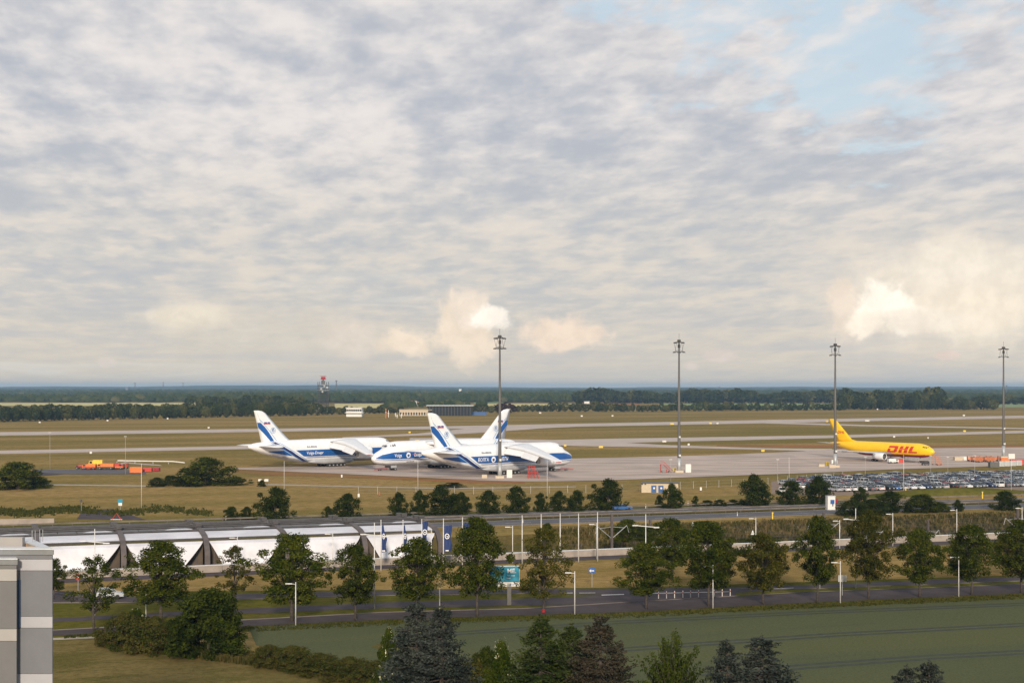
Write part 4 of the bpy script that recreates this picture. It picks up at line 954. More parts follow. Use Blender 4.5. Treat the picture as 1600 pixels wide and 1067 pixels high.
# near bushes and conifers
c, C = crown('foliage', 300, .1, 6, 7, 190, 150, .26, M['leafdark'], dome, .9, (.07, .13), inner=.55); NB1 = c
c, C = crown('foliage', 301, .05, 4, 7, 130, 130, .26, M['scrub'], dome, .9, (.07, .14), inner=.45); NB2 = c
c, C = crown('foliage', 302, .1, 6, 6, 130, 130, .26, M['leafbright'], dome, .9, (.08, .13), inner=.4); NB3 = c
def near(px, by, top, w, me, wd0, h0, label, name='bush', cat='bush', group=None, D=None, part='foliage'):
    p = G(px, by); h = zat(p.y, top); wd = w * p.y / F; t = thing(name, p, label, cat, group, rnd.uniform(0, 6.28)); t.scale = (wd / wd0, wd / wd0, h / h0)
    link(part, me, t); link('stem', bt, t); return t
near(326, 1026, 920, 122, NB1, 7, 6.2, 'big dark round bush beside the brown lawn', group='bushes at the edge of the brown lawn')
near(196, 1010, 960, 80, NB2, 7, 4.2, 'leftmost scrubby bush at the edge of the brown lawn', group='bushes at the edge of the brown lawn')
near(242, 1018, 966, 90, NB2, 7, 4.2, 'brownish scrubby bush left of the big dark bush', group='bushes at the edge of the brown lawn')
near(283, 1022, 962, 66, NB1, 7, 6.2, 'lower dark bush left of the biggest one', group='bushes at the edge of the brown lawn')
eb = near(213, 1006, 950, 46, NB3, 6, 6.2, 'elder bush with cream blossom left of the street lamp', group=None)
for i, (px, by, top, w) in enumerate(((420, 1040, 1008, 60), (458, 1045, 1010, 70), (500, 1052, 1022, 80), (545, 1060, 1028, 90), (590, 1072, 1034, 90), (625, 1085, 1035, 80), (755, 1120, 1030, 120), (830, 1130, 1040, 120))):
    near(px, by, top, w, NB2, 7, 4.2, '%s low reddish scrub bush from the left between lawn and crop field' % nth(i + 1), group='low scrub along the crop field')
def flower_spots(t, me, n, seed, r, size):
    q = np.random.RandomState(seed); co = np.empty(len(me.vertices) * 3); me.vertices.foreach_get('co', co); co = co.reshape(-1, 3); c = co.mean(0); d = np.linalg.norm((co - c) / (co.std(0) + .01), axis=1); out = np.where((d > 1.5) & (co[:, 2] > c[2] * .7))[0]
    P = co[q.choice(out, n)]; pts = []; 
    for p in P:
        for _ in range(9): pts.append(p * 1.03 + q.normal(0, .10, 3))
    pts = np.array(pts); link('blossom', quads('blossom', leafquads(q, pts, pts - c + np.array([0, 0, 1]), size, .9), M['blossom']), t)
flower_spots(eb, NB3, 26, 1, .3, .17)
for px, by, top, w, lb in ((607, 1120, 982, 42, 'elder bush with cream blossom showing left of the double spruce'), (783, 1170, 1004, 70, 'elder bush with cream blossom between the two groups of conifers')):
    t = near(px, by, top, w, NB3, 6, 6.2, lb, group=None); flower_spots(t, NB3, 60, 3, .3, .16)
near(760, 1120, 1012, 60, NB1, 7, 6.2, 'dark bush right of the double spruce', group=None)
def spruce_mesh(seed, m, H=12, Wb=7.4, nlev=40, tuft=.19, asp=.42, puff=.30):
    r = np.random.RandomState(seed); P = []; N = []; limbs = MB()
    for k in range(nlev):
        z = .4 + (H - .6) * (k / nlev) ** .93; rr = Wb / 2 * (1 - z / H) ** .8 + .10; nb = max(4, int(4 + rr * 2.2)); a0 = r.uniform(0, 6)
        for j in range(nb):
            a = a0 + 6.283 * j / nb + r.uniform(-.3, .3); L = rr * r.uniform(.62, 1.18); dr = np.array([math.cos(a), math.sin(a), 0]); sd_ = np.array([-dr[1], dr[0], 0]); zz = z + r.uniform(-.35, .35)
            nc = max(2, int(L * 2.4))
            for q in range(nc):
                f = .22 + .78 * (q + 1) / nc; lat = [0] if f > .9 else [-1, 1]
                for s_ in lat:
                    c = dr * L * f + sd_ * s_ * (.16 + .16 * L) * (1.15 - f) * 2 * r.uniform(.5, 1) + np.array([0, 0, zz - .30 * L * f + .34 * L * f ** 3])
                    ps = puff * r.uniform(.6, 1.15) * (.55 + .45 * min(1, L / 1.5)); kk = int(22 * r.uniform(.8, 1.2)); d = r.normal(size=(kk, 3)); d /= np.linalg.norm(d, axis=1, keepdims=True)
                    P.append(c + d * ps * np.array([1, 1, .8]) * r.uniform(.4, 1, kk)[:, None]); N.append(np.cross(d, r.normal(size=(kk, 3))) + np.array([0, 0, .35]))
            if j % 2 == 0: limbs.tube([(0, 0, zz), tuple(dr * L * .5 + np.array([0, 0, zz - .13 * L])), tuple(dr * L * .9 + np.array([0, 0, zz - .05 * L]))], [.05, .035, .015], 4)
    P.append(np.array([0, 0, H - .25]) + r.normal(size=(40, 3)) * np.array([.07, .07, .22])); N.append(r.normal(size=(40, 3)))
    V = leafquads(r, np.concatenate(P), np.concatenate(N), tuft, asp); tr = MB().tube([(0, 0, -.1), (0, 0, H)], [.24, .02], 7).mesh('trunk', M['bark'], True)
    return quads('needles', V, m), tr, limbs.mesh('limbs', M['bark'])
SPR = [spruce_mesh(1, M['spruce']), spruce_mesh(2, M['spruce']), spruce_mesh(3, M['sprucebrown']), spruce_mesh(4, M['pine'], tuft=.22, puff=.40, nlev=32)]
def spruce(px, by, top, w, v, label, wb=7.4, lean=0.0):
    p = G(px, by); h = zat(p.y, top); wd = w * p.y / F; t = thing('spruce', p, label, 'conifer', 'conifers in the foreground', rnd.uniform(0, 6.28)); t.scale = (wd / wb, wd / wb, h / 12.1)
    for nme, me in zip(('needles', 'trunk', 'limbs'), SPR[v]): link(nme, me, t)
    return t
for a in ((651, 1215, 934, 215, 0, 'blue grey spruce, left and taller top of the double pair'), (690, 1225, 944, 215, 1, 'blue grey spruce, right top of the double pair'), (845, 1205, 958, 215, 3, 'green conifer left in the pair right of centre'),
          (938, 1215, 960, 225, 2, 'brownish spruce right in the pair right of centre'), (893, 1190, 972, 190, 3, 'green conifer squeezed between the two larger conifers'), (1136, 1240, 998, 190, 1, 'thin spruce top left of the wider foreground spruce at the right'), (1190, 1235, 991, 265, 0, 'wide spruce at the bottom right of centre'),
          (1416, 1270, 1038, 190, 1, 'small spruce tip at the bottom right, left of its twin'), (1452, 1270, 1030, 215, 0, 'small spruce tip at the bottom right, right of its twin')): spruce(*a)
t = near(1052, 1165, 994, 128, SPR[3][0], 8.2, 12.1, 'feathery bright green shrub at the bottom centre', 'shrub', 'shrub', part='foliage')
# feathery shrub: arching shoots
def feathery(seed, n=120, H=6.5, R_=4.2, m=M['leafbright']):
    r = np.random.RandomState(seed); P = []; N = []; st_ = MB()
    for _ in range(n):
        a = r.uniform(0, 6.283); e = r.uniform(.12, 1.45); L = r.uniform(.75, 1.12); d = np.array([math.cos(a) * math.cos(e) * R_, math.sin(a) * math.cos(e) * R_, math.sin(e) * (H - 1.2)]) * L
        st_.tube([(0, 0, .8), tuple(d * .5 + np.array([0, 0, 1.4])), tuple(d + np.array([0, 0, .9]))], [.05, .03, .01], 4)
        for f in np.linspace(.3, 1, 26):
            c = d * f + np.array([0, 0, 1.2 + .5 * math.sin(math.pi * f) - .3 * f]); P.append(c + r.normal(0, .10, (4, 3))); N.append(r.normal(size=(4, 3)) + np.array([0, 0, .8]))
    return quads('foliage', leafquads(r, np.concatenate(P), np.concatenate(N), .26, .4), m), st_.mesh('stems', M['bark'])
fm = feathery(5)
for ch in list(t.children): bpy.data.objects.remove(ch)
wd = 150 * t.location.y / F; t.scale = (wd / 8.6, wd / 8.6, zat(t.location.y, 994) / 6.4)
link('foliage', fm[0], t); link('stems', fm[1], t)
def fcrop(r):
    while 1:
        px, py = r.uniform(380, 1640), r.uniform(965, 1075)
        p = G(px, py, .05)
        lim = 979 - (px - 388) / 312 * 7 if px < 700 else (972 - (px - 700) * .035 if px < 900 else 965 - (px - 900) / 700 * 30.5)
        if py > lim + 1 and py > 0 and (px > 610 or py < 1006 + (px - 400) * .2): return p
0 and tussocks('crop_plants', 24000, fcrop, .38, M['bladecrop'], 21, 3, .16)
def fverge(r):
    px = r.uniform(100, 1640); y = float(np.interp(px, [82, 600, 820, 1000, 1250, 1500, 1640], [994, 969.5, 962.5, 957, 943.5, 932.5, 926.5])) + r.uniform(0, 8 if px > 390 else 4)
    return G(px, y, .02)
tussocks('verge_grass', 2600, fverge, .22, M['bladedark'], 22, 3, .10)
def flawn(r):
    px = r.uniform(150, 640); y = float(np.interp(px, [150, 390, 480, 640], [1000, 1030, 1044, 1078])) + r.uniform(-6, 9); return G(px, y, .03)
tussocks('long_grass', 4200, flawn, .6, M['bladegreen'], 23, 4, .12)
# ------------------------------------------------------------------ cars
PAINT = {}
def paint(nm, col, ro=.3): PAINT[nm] = mat('car_paint_' + nm.replace(' ', '_'), col, ro, .1, var=.04, scale=1); return PAINT[nm]
for nm, c in (('white', (.72, .73, .74)), ('silver', (.42, .44, .46)), ('grey', (.16, .17, .18)), ('black', (.02, .021, .024)), ('dark blue', (.02, .045, .13)), ('blue', (.04, .13, .34)), ('red', (.40, .02, .022)), ('beige', (.42, .36, .27)), ('orange', (.6, .15, .03))): paint(nm, c)
def carmeshes(kind):
    L, Wd = {'hatchback': (4.1, 1.76), 'saloon': (4.7, 1.8), 'estate': (4.7, 1.8), 'van': (5.0, 1.95)}[kind]; h = L / 2
    if kind == 'van': bp = [(-h, .35), (h, .35), (h, .85), (h - .15, 1.05), (h - .9, 1.2), (-h, 1.2)]; gp = [(h - 1.0, 1.2), (h - 1.75, 1.85), (-h + .12, 1.9), (-h + .02, 1.2)]
    elif kind == 'hatchback': bp = [(-h, .35), (h, .33), (h, .68), (h - .25, .82), (h - 1.05, .95), (-h + .05, 1.0), (-h, .8)]; gp = [(h - 1.1, .95), (h - 1.85, 1.45), (-h + .85, 1.47), (-h + .15, 1.0)]
    elif kind == 'saloon': bp = [(-h, .35), (h, .33), (h, .68), (h - .25, .80), (h - 1.3, .92), (-h + .7, 1.0), (-h + .05, .97), (-h, .75)]; gp = [(h - 1.35, .92), (h - 2.1, 1.4), (-h + 1.45, 1.4), (-h + .65, .99)]
    else: bp = [(-h, .35), (h, .33), (h, .68), (h - .25, .80), (h - 1.3, .92), (-h + .05, 1.0), (-h, .8)]; gp = [(h - 1.35, .92), (h - 2.1, 1.45), (-h + .5, 1.46), (-h + .12, 1.0)]
    def shell(poly, w0, w1, zt):
        mb = MB(); z0 = min(z for x, z in poly); secs = []
        for sd in (-1, 1): secs.append([(x, sd * (w0 + (w1 - w0) * min(1, max(0, (z - z0) / (zt - z0)))) / 2, z) for x, z in poly])
        mb.loft([secs[0], secs[1]]); return mb
    body = shell(bp, Wd, Wd * .94, 1.1)
    zt = max(z for x, z in gp); roof = [(x * .97 - .0, sd * Wd * .40, z + .03) for sd in (-1,) for x, z in gp[1:3]] + [(x * .97, Wd * .40, z + .03) for x, z in reversed(gp[1:3])]
    body.add(roof + [(x, y, z - .05) for x, y, z in roof], [(0, 1, 2, 3), (7, 6, 5, 4), (0, 4, 5, 1), (1, 5, 6, 2), (2, 6, 7, 3), (3, 7, 4, 0)])
    for sd in (-1, 1):                                    # window pillars
        for (xa, za), (xb, zb) in ((gp[0], gp[1]), (gp[3], gp[2]), (((gp[0][0] + gp[3][0]) / 2, gp[0][1]), ((gp[1][0] + gp[2][0]) / 2, gp[1][1]))):
            body.tube([(xa, sd * Wd * .465, za), (xb, sd * Wd * .41, zb)], .05, 4, cap=False)
    glass = shell(gp, Wd * .92, Wd * .80, zt)
    wh = MB(); xs = (h - .82, -h + .8)
    w1 = MB(); w1.loft([[(rr * math.cos(2 * math.pi * q / 10), d, .32 + rr * math.sin(2 * math.pi * q / 10)) for q in range(10)] for d, rr in ((-.11, .32), (.11, .32))])
    lp = MB()
    for sd in (-1, 1): lp.box((h + .0, sd * Wd * .36, .66), (.05, .35, .16))
    tl = MB()
    for sd in (-1, 1): tl.box((-h - .0, sd * Wd * .38, .80), (.05, .26, .2))
    return body, glass.mesh('windows', M['glass']), w1.mesh('wheel', M['tyre']), lp.mesh('headlights', M['lettering']), tl.mesh('tail_lights', M['redpaint']), xs, Wd
CM = {k: carmeshes(k) for k in ('hatchback', 'saloon', 'estate', 'van')}; BM = {}
def car(loc, rz, kind, col, label, group=None, name='parked_car'):
    body, gl, wl, hl, tl, xs, Wd = CM[kind]
    if (kind, col) not in BM: BM[kind, col] = body.mesh('body', PAINT[col])
    t = thing(name, loc, label, 'car' if kind != 'van' else 'van', group, rz); link('body', BM[kind, col], t); link('windows', gl, t); link('headlights', hl, t); link('tail_lights', tl, t)
    for x in xs:
        for sd in (-1, 1): o = link('wheel', wl, t); o.location = (x, sd * (Wd / 2 - .1), 0)
    return t
rc = random.Random(12); cols = ['white'] * 30 + ['silver'] * 21 + ['grey'] * 17 + ['black'] * 18 + ['dark blue'] * 13 + ['blue'] * 5 + ['red'] * 5 + ['beige'] * 3 + ['orange'] * 1
kinds = ['hatchback'] * 9 + ['saloon'] * 5 + ['estate'] * 7 + ['van'] * 2
ordn = ['first', 'second', 'third', 'fourth', 'fifth', 'sixth', 'seventh', 'eighth', 'ninth', 'tenth']
ncar = 0
for ri, tt in enumerate((120.0, 125.3, 132.0, 137.3, 144.0, 149.3, 156.0, 161.3, 167.5)):
    u = 205 + max(0, (tt - 150)) * 1.3 + rc.uniform(0, 2); k = 0
    while True:
        p = UT(u, tt + rc.uniform(-.35, .35), .06)
        if 800 + F * p.x / p.y > 1622: break
        px_, py_ = 800 + F * p.x / p.y, HZ + F * CAMH / p.y
        if rc.random() > .055:
            k += 1; kd = rc.choice(kinds); co = rc.choice(cols)
            car(p, TA + math.pi / 2 * rc.choice((1, -1)) + R(rc.uniform(-3, 3)), kd, co, '%s %s, %s from the left in the %s row of the car park' % (co, kd, nth(k), ordn[ri]), 'cars in the car park'); ncar += 1
        u += rc.uniform(2.6, 2.95)
print('cars', ncar)
car(G(170, 934.5, .03), R(12), 'hatchback', 'silver', 'silver hatchback on the road behind the sparse young tree', None, 'car')
car(UT(toUT(G(987, 800))[0], 84.2, .03), TA, 'saloon', 'blue', 'small blue car driving on the far lanes of the highway', None, 'car')
car(G(1222, 771), R(80), 'van', 'white', 'white van half hidden by the bushes left of the car park')
car(G(1251, 763), R(100), 'estate', 'white', 'white estate car just left of the car park behind the bushes')

# ------------------------------------------------------------------ lamps, poles, flags
def lampmeshes(h, kind):
    d = {'pole': MB().tube([(0, 0, 0), (0, 0, h)], [.085, .055], 8).mesh('pole', M['pole'], True)}
    if kind == 'arm': m = MB(); m.tube([(0, 0, h * .95), (-.75, 0, h * .965)], .035, 5); d['arm'] = m.mesh('arm', M['pole']); m = MB(); m.box((-.85, 0, h * .965), (.85, .26, .12)); d['lamp_head'] = m.mesh('lamp_head', M['pole'])
    if kind == 'tee':
        m = MB(); m.tube([(-1.3, .1, h - 1.6), (1.3, -.1, h - 1.85)], .07, 6); d['arm'] = m.mesh('arm', M['pole']); m = MB(); m.box((-1.5, .1, h - 1.58), (.8, .3, .14)); m.box((1.5, -.1, h - 1.88), (.8, .3, .14)); d['lamp_head'] = m.mesh('lamp_head', M['pole'])
    return d
def lamp(px, by, top, kind, label, group, rz=0.0, name='street_lamp', cat='street lamp'):
    p = G(px, by); h = zat(p.y, top); t = thing(name, p, label, cat, group, rz)
    for nme, me in lampmeshes(h, kind).items(): link(nme, me, t)
    return t
for px, by, top, lb in ((228, 966, 915, 'white street lamp left of the big dark bush'), (462, 977, 909, 'white street lamp at the trunk of the dense dark tree'), (687, 951, 897, 'white street lamp right above the double spruce'), (898, 961, 892, 'white street lamp right of the tree with hanging branches'),
                        (1114, 950, 882, 'white street lamp in front of the widest dark tree'), (1313, 942, 876, 'white street lamp beside the pale square sign'), (1498, 932, 868, 'white street lamp before the layered tree near the right edge')):
    lamp(px, by, top, 'arm', lb, 'short street lamps by the near road')
for px, by, top, lb in ((148, 962, 826, 'tall double armed lamp behind the sparse young tree'), (585, 951, 816, 'tall double armed lamp among the flags'), (1009, 936, 803, 'tall double armed lamp over the round tree left of the marker posts'), (1337, 919, 794, 'tall double armed lamp in front of the olive tree on the right')):
    lamp(px, by, top, 'tee', lb, 'tall double armed lamps', R(8))
for px, top, lb in ((801, 821, 'lamp on the service road between the bare flagpoles'), (932, 817, 'lamp on the service road right of the bare flagpoles'), (1181, 808, 'lamp on the service road above the olive tree'), (1395, 801, 'lamp on the service road right of the double armed lamp'), (1495, 795, 'lamp on the service road second from the right edge'), (1597, 792, 'lamp on the service road at the right edge'),
                    (1312, 812, 'lamp on the service road behind the tall dark tree'), (674, 826, 'thin lamp on the service road among the flags'), (520, 832, 'thin lamp on the service road before the fourth canopy bay'), (371, 838, 'thin lamp on the service road before the third canopy bay')):
    u = ub(px); p = UT(u, -5.4); lamp(px, HZ + F * CAMH / p.y, top, 'arm', lb, 'lamps along the service road')
for px, by, top, lb in ((78, 733, 676, 'thin grey pole left of the yellow and red vehicles'), (196, 741, 682, 'thin grey pole between the vehicles and the orange wall'), (221, 796, 724, 'white pole in the grass in front of the orange wall'), (444, 765, 720, 'white pole below the leftmost aircraft'), (653, 768, 720, 'white pole below the middle aircraft'),
                        (855, 776, 719, 'white pole in front of the nearest aircraft nose'), (1048, 753, 718, 'white pole beside the cream hut'), (1233, 754, 714, 'thin pole left of the car park'), (1215, 752, 718, 'fainter thin pole left of the car park'), (1352, 748, 714, 'thin pole at the back left of the car park'), (1412, 770, 710, 'white pole standing in front of the car park'), (1454, 743, 712, 'thin pole behind the car park'), (1481, 743, 714, 'second thin pole behind the car park'), (1523, 751, 712, 'thin pole among the cars on the right'), (1580, 770, 711, 'white pole with lamp box at the right of the car park')):
    t = lamp(px, by, top, 'pole', lb, 'thin lamp poles round the airfield', name='lamp_pole', cat='lamp pole'); h = zat(t.location.y, top)
    t.children[0].scale = (.8, .8, 1)
    if px not in (221, 653, 855, 444, 1412, 1580, 1233): t.children[0].data.materials.clear(); t.children[0].data.materials.append(M['greypole']); MB().box((0, 0, h + .05), (.9, .35, .14)).build('lamp_head', M['pole'], t)
MB().box((0, -.2, zat(t.location.y, 711) - .3), (1.8, .4, 1.4)).build('lamp_box', M['white'], t)
# flagpoles
for i, (px, top, flag) in enumerate(((579, 813, 1), (612.5, 813, 2), (641, 812, 3), (674, 811, 4), (703, 809, 5), (733, 808, 0), (794, 806, 0), (823, 804, 0), (852, 803, 0), (880, 803, 0), (909, 801, 0))):
    u = ub(px); p = UT(u, -7.2); h = zat(p.y, top); lb = ('white flagpole carrying a blue flag, %s from the left' % nth(i + 1)) if flag else 'bare white flagpole, %s of the six from the left' % nth(i - 4)
    t = thing('flagpole', p, lb, 'flagpole', 'row of white flagpoles'); MB().tube([(0, 0, 0), (0, 0, h)], [.11, .06], 8).build('pole', M['pole'], t, True); MB().tube([(0, 0, h), (0, 0, h + .12)], .1, 6).build('finial', M['pole'], t)
    if flag:
        r = random.Random(flag); m = MB(); n, kx = 18, 9; H_ = 4.3; wmax = (.8, .55, .95, 1.2, 1.2)[flag - 1]; zt = h - (.9, .9, .35, 1.15, 1.0)[flag - 1]; P = []
        for a in range(n + 1):
            f = a / n; ww = wmax * (.35 + .65 * min(1, f * 2.2 if flag in (1, 2) else 1)) * (1 - .12 * math.sin(f * 9 + flag))
            if flag == 3: ww = wmax * (1 - .45 * f if f < .5 else .62 + .2 * f)
            for b in range(kx + 1):
                g = b / kx; P.append((.12 + ww * g, .20 * math.sin(g * 7 + f * 3 + flag) * (.3 + g), zt - H_ * f + (.25 * g if f < .1 else 0) - .18 * g * math.sin(f * 5)))
        m.add(P, [(a * (kx + 1) + b, a * (kx + 1) + b + 1, (a + 1) * (kx + 1) + b + 1, (a + 1) * (kx + 1) + b) for a in range(n) for b in range(kx)])
        fo = m.build('flag', M['flag'], None, True); fo.location = p; fo.rotation_euler = (0, 0, 0)
        tag(fo, ['dark blue flag hanging in folds from the leftmost flagpole', 'narrow folded dark blue flag on the second flagpole', 'twisted dark blue flag on the third flagpole, bunched at its top', 'widest dark blue flag, on the fourth flagpole beside the canopy end', 'dark blue flag on the fifth flagpole half behind the tall dense tree'][flag - 1], 'flag', 'dark blue flags')
        em = MB(); cz = zt - H_ * .38; cx = .12 + wmax * .42
        ring = [(cx + r_ * math.cos(2 * math.pi * k / 16) * (.9 if wmax > .9 else .5), -.22, cz + r_ * 1.1 * math.sin(2 * math.pi * k / 16)) for r_ in (.42, .3) for k in range(16)]
        em.add(ring, [(k, (k + 1) % 16, 16 + (k + 1) % 16, 16 + k) for k in range(16)]); em.add([(cx - .2, -.23, cz + .15), (cx + .05, -.23, cz - .2), (cx + .25, -.23, cz + .2), (cx + .05, -.23, cz - .02)], [(0, 1, 2, 3)])
        em.build('emblem', M['lettering'], fo)
        m = MB(); m.box((cx, -.22, zt - H_ + .3), (.5, .02, .16)); m.build('lettering', M['lettering'], fo)
# catenary masts over the tracks
for i, (px, t_, top, w, side) in enumerate(((956, 14, 803, 3.0, 1), (1016, 20, 812, 2.8, 1), (1287, 16, 800, 3.4, 1), (1362, 22, 812, 2.8, -1), (1590, 14, 792, 3.2, 1), (1450, 22, 812, 2.6, 1))):
    a = (px - 800) / F; B_ = TO + TN * t_; u = (a * B_.y - B_.x) / (TU.x - a * TU.y); p = UT(u, t_, TD); h = zat(p.y, top) - TD
    t = thing('catenary_mast', p, ['overhead line mast right of the bare flagpoles', 'overhead line mast behind the tall lamp left of the pale tree', 'overhead line mast below the blue and white box', 'overhead line mast behind the olive tree on the right', 'overhead line mast at the right edge', 'overhead line mast behind the smaller rounded tree'][i], 'catenary mast', 'overhead line masts', TA)
    MB().box((0, 0, h / 2), (.42, .36, h)).build('mast', M['rib'], t)
    for sd in (-1, 1):
        m = MB(); m.tube([(0, 0, h - 4.6), (sd * w, -.2, h - 2.2)], .07, 5); m.tube([(0, 0, h - 2.4), (sd * w * .8, -.1, h - 2.6)], .05, 5); m.tube([(sd * w, -.2, h - 2.2), (sd * w * 1.15, -.2, h - 3.6)], .04, 5); m.build('bracket', M['metal'], t)
wires = MB()
for t_ in (12, 16, 20, 24):
    for z in (.2, 1.7):
        wires.tube([UT(105, t_, z), UT(420, t_, z)], .025, 4)
tag(wires.build('overhead_wires', M['darkmetal']), 'thin overhead contact wires above the sunken tracks', 'wires')
# striped marker posts
for k, px in enumerate((1029, 1041.5, 1054, 1067, 1079, 1091.5, 1116, 1128.5, 1141)):
    by = 935.3 - (px - 1029) * .035; p = G(px, by, .04); t = thing('marker_post', p, '%s red and white marker post from the left on the road' % ordn[k], 'marker post', 'row of marker posts on the road')
    for j in range(5): MB().tube([(0, 0, .06 + j * .2), (0, 0, .26 + j * .2)], .055, 8).build('band', M['white'] if j != 3 else M['redpaint'], t)
    MB().tube([(0, 0, 0), (0, 0, .06)], .14, 8).build('foot', M['darkmetal'], t)
# highway guard rails and marker posts
for t_, lb in ((69.4, 'steel guard rail on the near side of the median'), (76.0, 'steel guard rail on the far side of the median'), (87.6, 'steel guard rail along the far edge of the highway')):
    g = thing('guard_rail', (0, 0, 0), lb, 'guard rail'); m = MB(); m.box(UT(130, t_, .62), (700, .08, .30), TA); m.build('beam', M['rail'], g); m = MB()
    for u in np.arange(-60, 330, 4): m.box(UT(u, t_, .3), (.1, .12, .6), TA)
    m.build('posts', M['rail'], g)['kind'] = 'stuff'
for k, (px, by) in enumerate(((817, 817), (1152, 806), (688, 803), (1009, 794), (1075, 789), (353, 813), (1120, 786))):
    p = G(px, by); t = thing('roadside_marker', p, 'small white highway marker post with dark band, %s' % ['above the bare flagpoles', 'right of the scrub on the bank', 'under the wide bush clump', 'right of the passing car', 'under the bush before the hut', 'left of the large round bush', 'under the low hedge'][k], 'marker post', 'highway markers')
    MB().box((0, 0, .5), (.12, .16, 1.0)).build('post', M['white'], t); MB().box((0, 0, .8), (.13, .17, .2)).build('band', M['darkmetal'], t)
p = G(1207, 811); t = thing('emergency_phone', p, 'yellow roadside post on the highway verge', 'emergency phone'); MB().box((0, 0, .7), (.22, .22, 1.4)).build('post', M['yellow'], t); MB().box((0, 0, 1.45), (.3, .3, .3)).build('cap', M['yellow'], t)
for px, by, lb in ((1561 , 779, 'yellow post in front of the right part of the car park'), (1415, 772, 'yellow post beside the white pole before the car park')):
    p = G(px - 26 if px > 1500 else px, by); t = thing('gas_marker', p, lb, 'marker post'); MB().box((0, 0, .9), (.25, .25, 1.8)).build('post', M['yellow'], t); MB().box((0, 0, 1.85), (.35, .35, .12)).build('cap', M['white'], t)
for px, top, lb in ((1083, 814, 'white cone topped post on the railway bank left'), (1176, 828, 'white cone topped post on the railway bank beside the lamp')):
    a = (px - 800) / F; B_ = TO + TN * 26; u = (a * B_.y - B_.x) / (TU.x - a * TU.y); p = UT(u, 26, TD); h = zat(p.y, top) - TD; t = thing('signal_post', p, lb, 'signal', 'white cone topped posts')
    MB().tube([(0, 0, 0), (0, 0, h - .9)], .14, 8).build('post', M['rib'], t); MB().tube([(0, 0, h - .9), (0, 0, h)], [.42, .04], 8).build('cone', M['white'], t); MB().box((0, 0, h - 1.6), (.75, .5, 1.2)).build('signal_head', M['darkmetal'], t)
# blue and white lineside box
p = G(1303, 796); t = thing('signal_box', p, 'tall narrow white equipment tower with a blue panel beside the highway', 'signal box', None, R(8)); h = zat(p.y, 775)
MB().box((-.9, 0, h / 2), (1.9, 1.6, h)).build('cabinet', M['white'], t); MB().box((-.7, -.84, h - 1.3), (1.0, .1, 1.0)).build('panel', M['signblue'], t); MB().box((.45, -.4, h - 1.1), (.5, .6, .9)).build('side_box', M['darkred'], t); MB().box((-.6, -.84, 1.6), (.25, .08, 1.4)).build('door', M['darkmetal'], t); MB().box((-.9, 0, h + .06), (2.1, 1.8, .12)).build('roof', M['coping'], t)
# billboard
p = G(795.5, 945); t = thing('billboard', p, 'teal and white advertising board on a grey post behind the trees', 'billboard', None, R(4))
MB().box((0, 0, 1.5), (.55, .4, 3.0)).build('post', M['mast'], t); z1, z0 = zat(p.y, 883.5), zat(p.y, 915.5)
MB().box((-.65, -.05, (z0 + z1) / 2), (4.15, .3, z1 - z0)).build('board', M['white'], t); MB().box((-.65, -.215, z0 + (z1 - z0) * .62), (4.05, .03, (z1 - z0) * .72)).build('poster', M['teal'], t); MB().box((-.65, -.218, z0 + (z1 - z0) * .245), (4.0, .03, .1)).build('poster_edge', M['signblue'], t)
def flat(name, txt, h, wide, x, z, y, m, parent, off=.02):
    vs, fs = textmesh(txt, h, wide, off); mb = MB(); mb.add([(x + a, y, z + b) for a, b in vs], fs); return mb.build(name, m, parent)
flat('lettering', 'ME.', .62, 1.0, .35, z0 + (z1 - z0) * .66, -.24, M['lettering'], t, .012); flat('lettering', 'for sale', .26, 1.0, .25, z0 + (z1 - z0) * .5, -.24, M['lettering'], t, 0); flat('lettering', 'now', .22, 1.0, -.1, z0 + (z1 - z0) * .38, -.24, M['lettering'], t, 0); flat('lettering', 'airport', .2, 1.2, .55, z0 + .2, -.22, M['signblue'], t, 0)
# small traffic signs
def sign(px, by, top, label, shape, m1, m2=None, s=.9, rz=0, postm=None):
    p = G(px, by); h = zat(p.y, top); t = thing('traffic_sign', p, label, 'sign', None, rz); MB().tube([(0, 0, 0), (0, 0, h - s * .4)], .05, 6).build('post', postm or M['metal'], t)
    mb = MB()
    if shape == 'box': mb.box((0, -.08, h - s * .4), (s, .06, s * .8))
    else: mb.tube([(0, -.06, h - s / 2), (0, -.12, h - s / 2)], s / 2, 16)
    f = mb.build('sign_face', m1, t); return t, f, h
t, f, h = sign(925, 917, 886.5, 'blue direction sign with a white arrow in the dry grass', 'box', M['signblue'], s=.95); m = MB(); m.box((.05, -.12, h - .44), (.5, .02, .12)); m.add([(-.42, -.13, h - .44), (-.15, -.13, h - .2), (-.15, -.13, h - .68)], [(0, 1, 2)]); m.build('arrow', M['lettering'], f)
t, f, h = sign(122, 930, 896, 'round red no entry sign beside the parapet wall', 'round', M['redpaint'], s=.9); MB().box((0, -.13, h - .45), (.6, .02, .14)).build('bar', M['lettering'], f)
sign(1316, 930, 898, 'pale grey square sign behind the street lamp', 'box', M['metal'], s=1.2)
sign(1281, 920, 890, 'small pale sign under the tall dark tree', 'box', M['metal'], s=.8)
t, f, h = sign(188, 796, 779.5, 'small blue and white sign in the grass left', 'box', M['teal'], s=1.1); MB().box((0, -.1, h - 1.25), (.9, .05, .7)).build('plate', M['white'], t)
sign(127, 800, 780, 'small dark sign in the grass at the left', 'round', M['darkmetal'], s=.7)
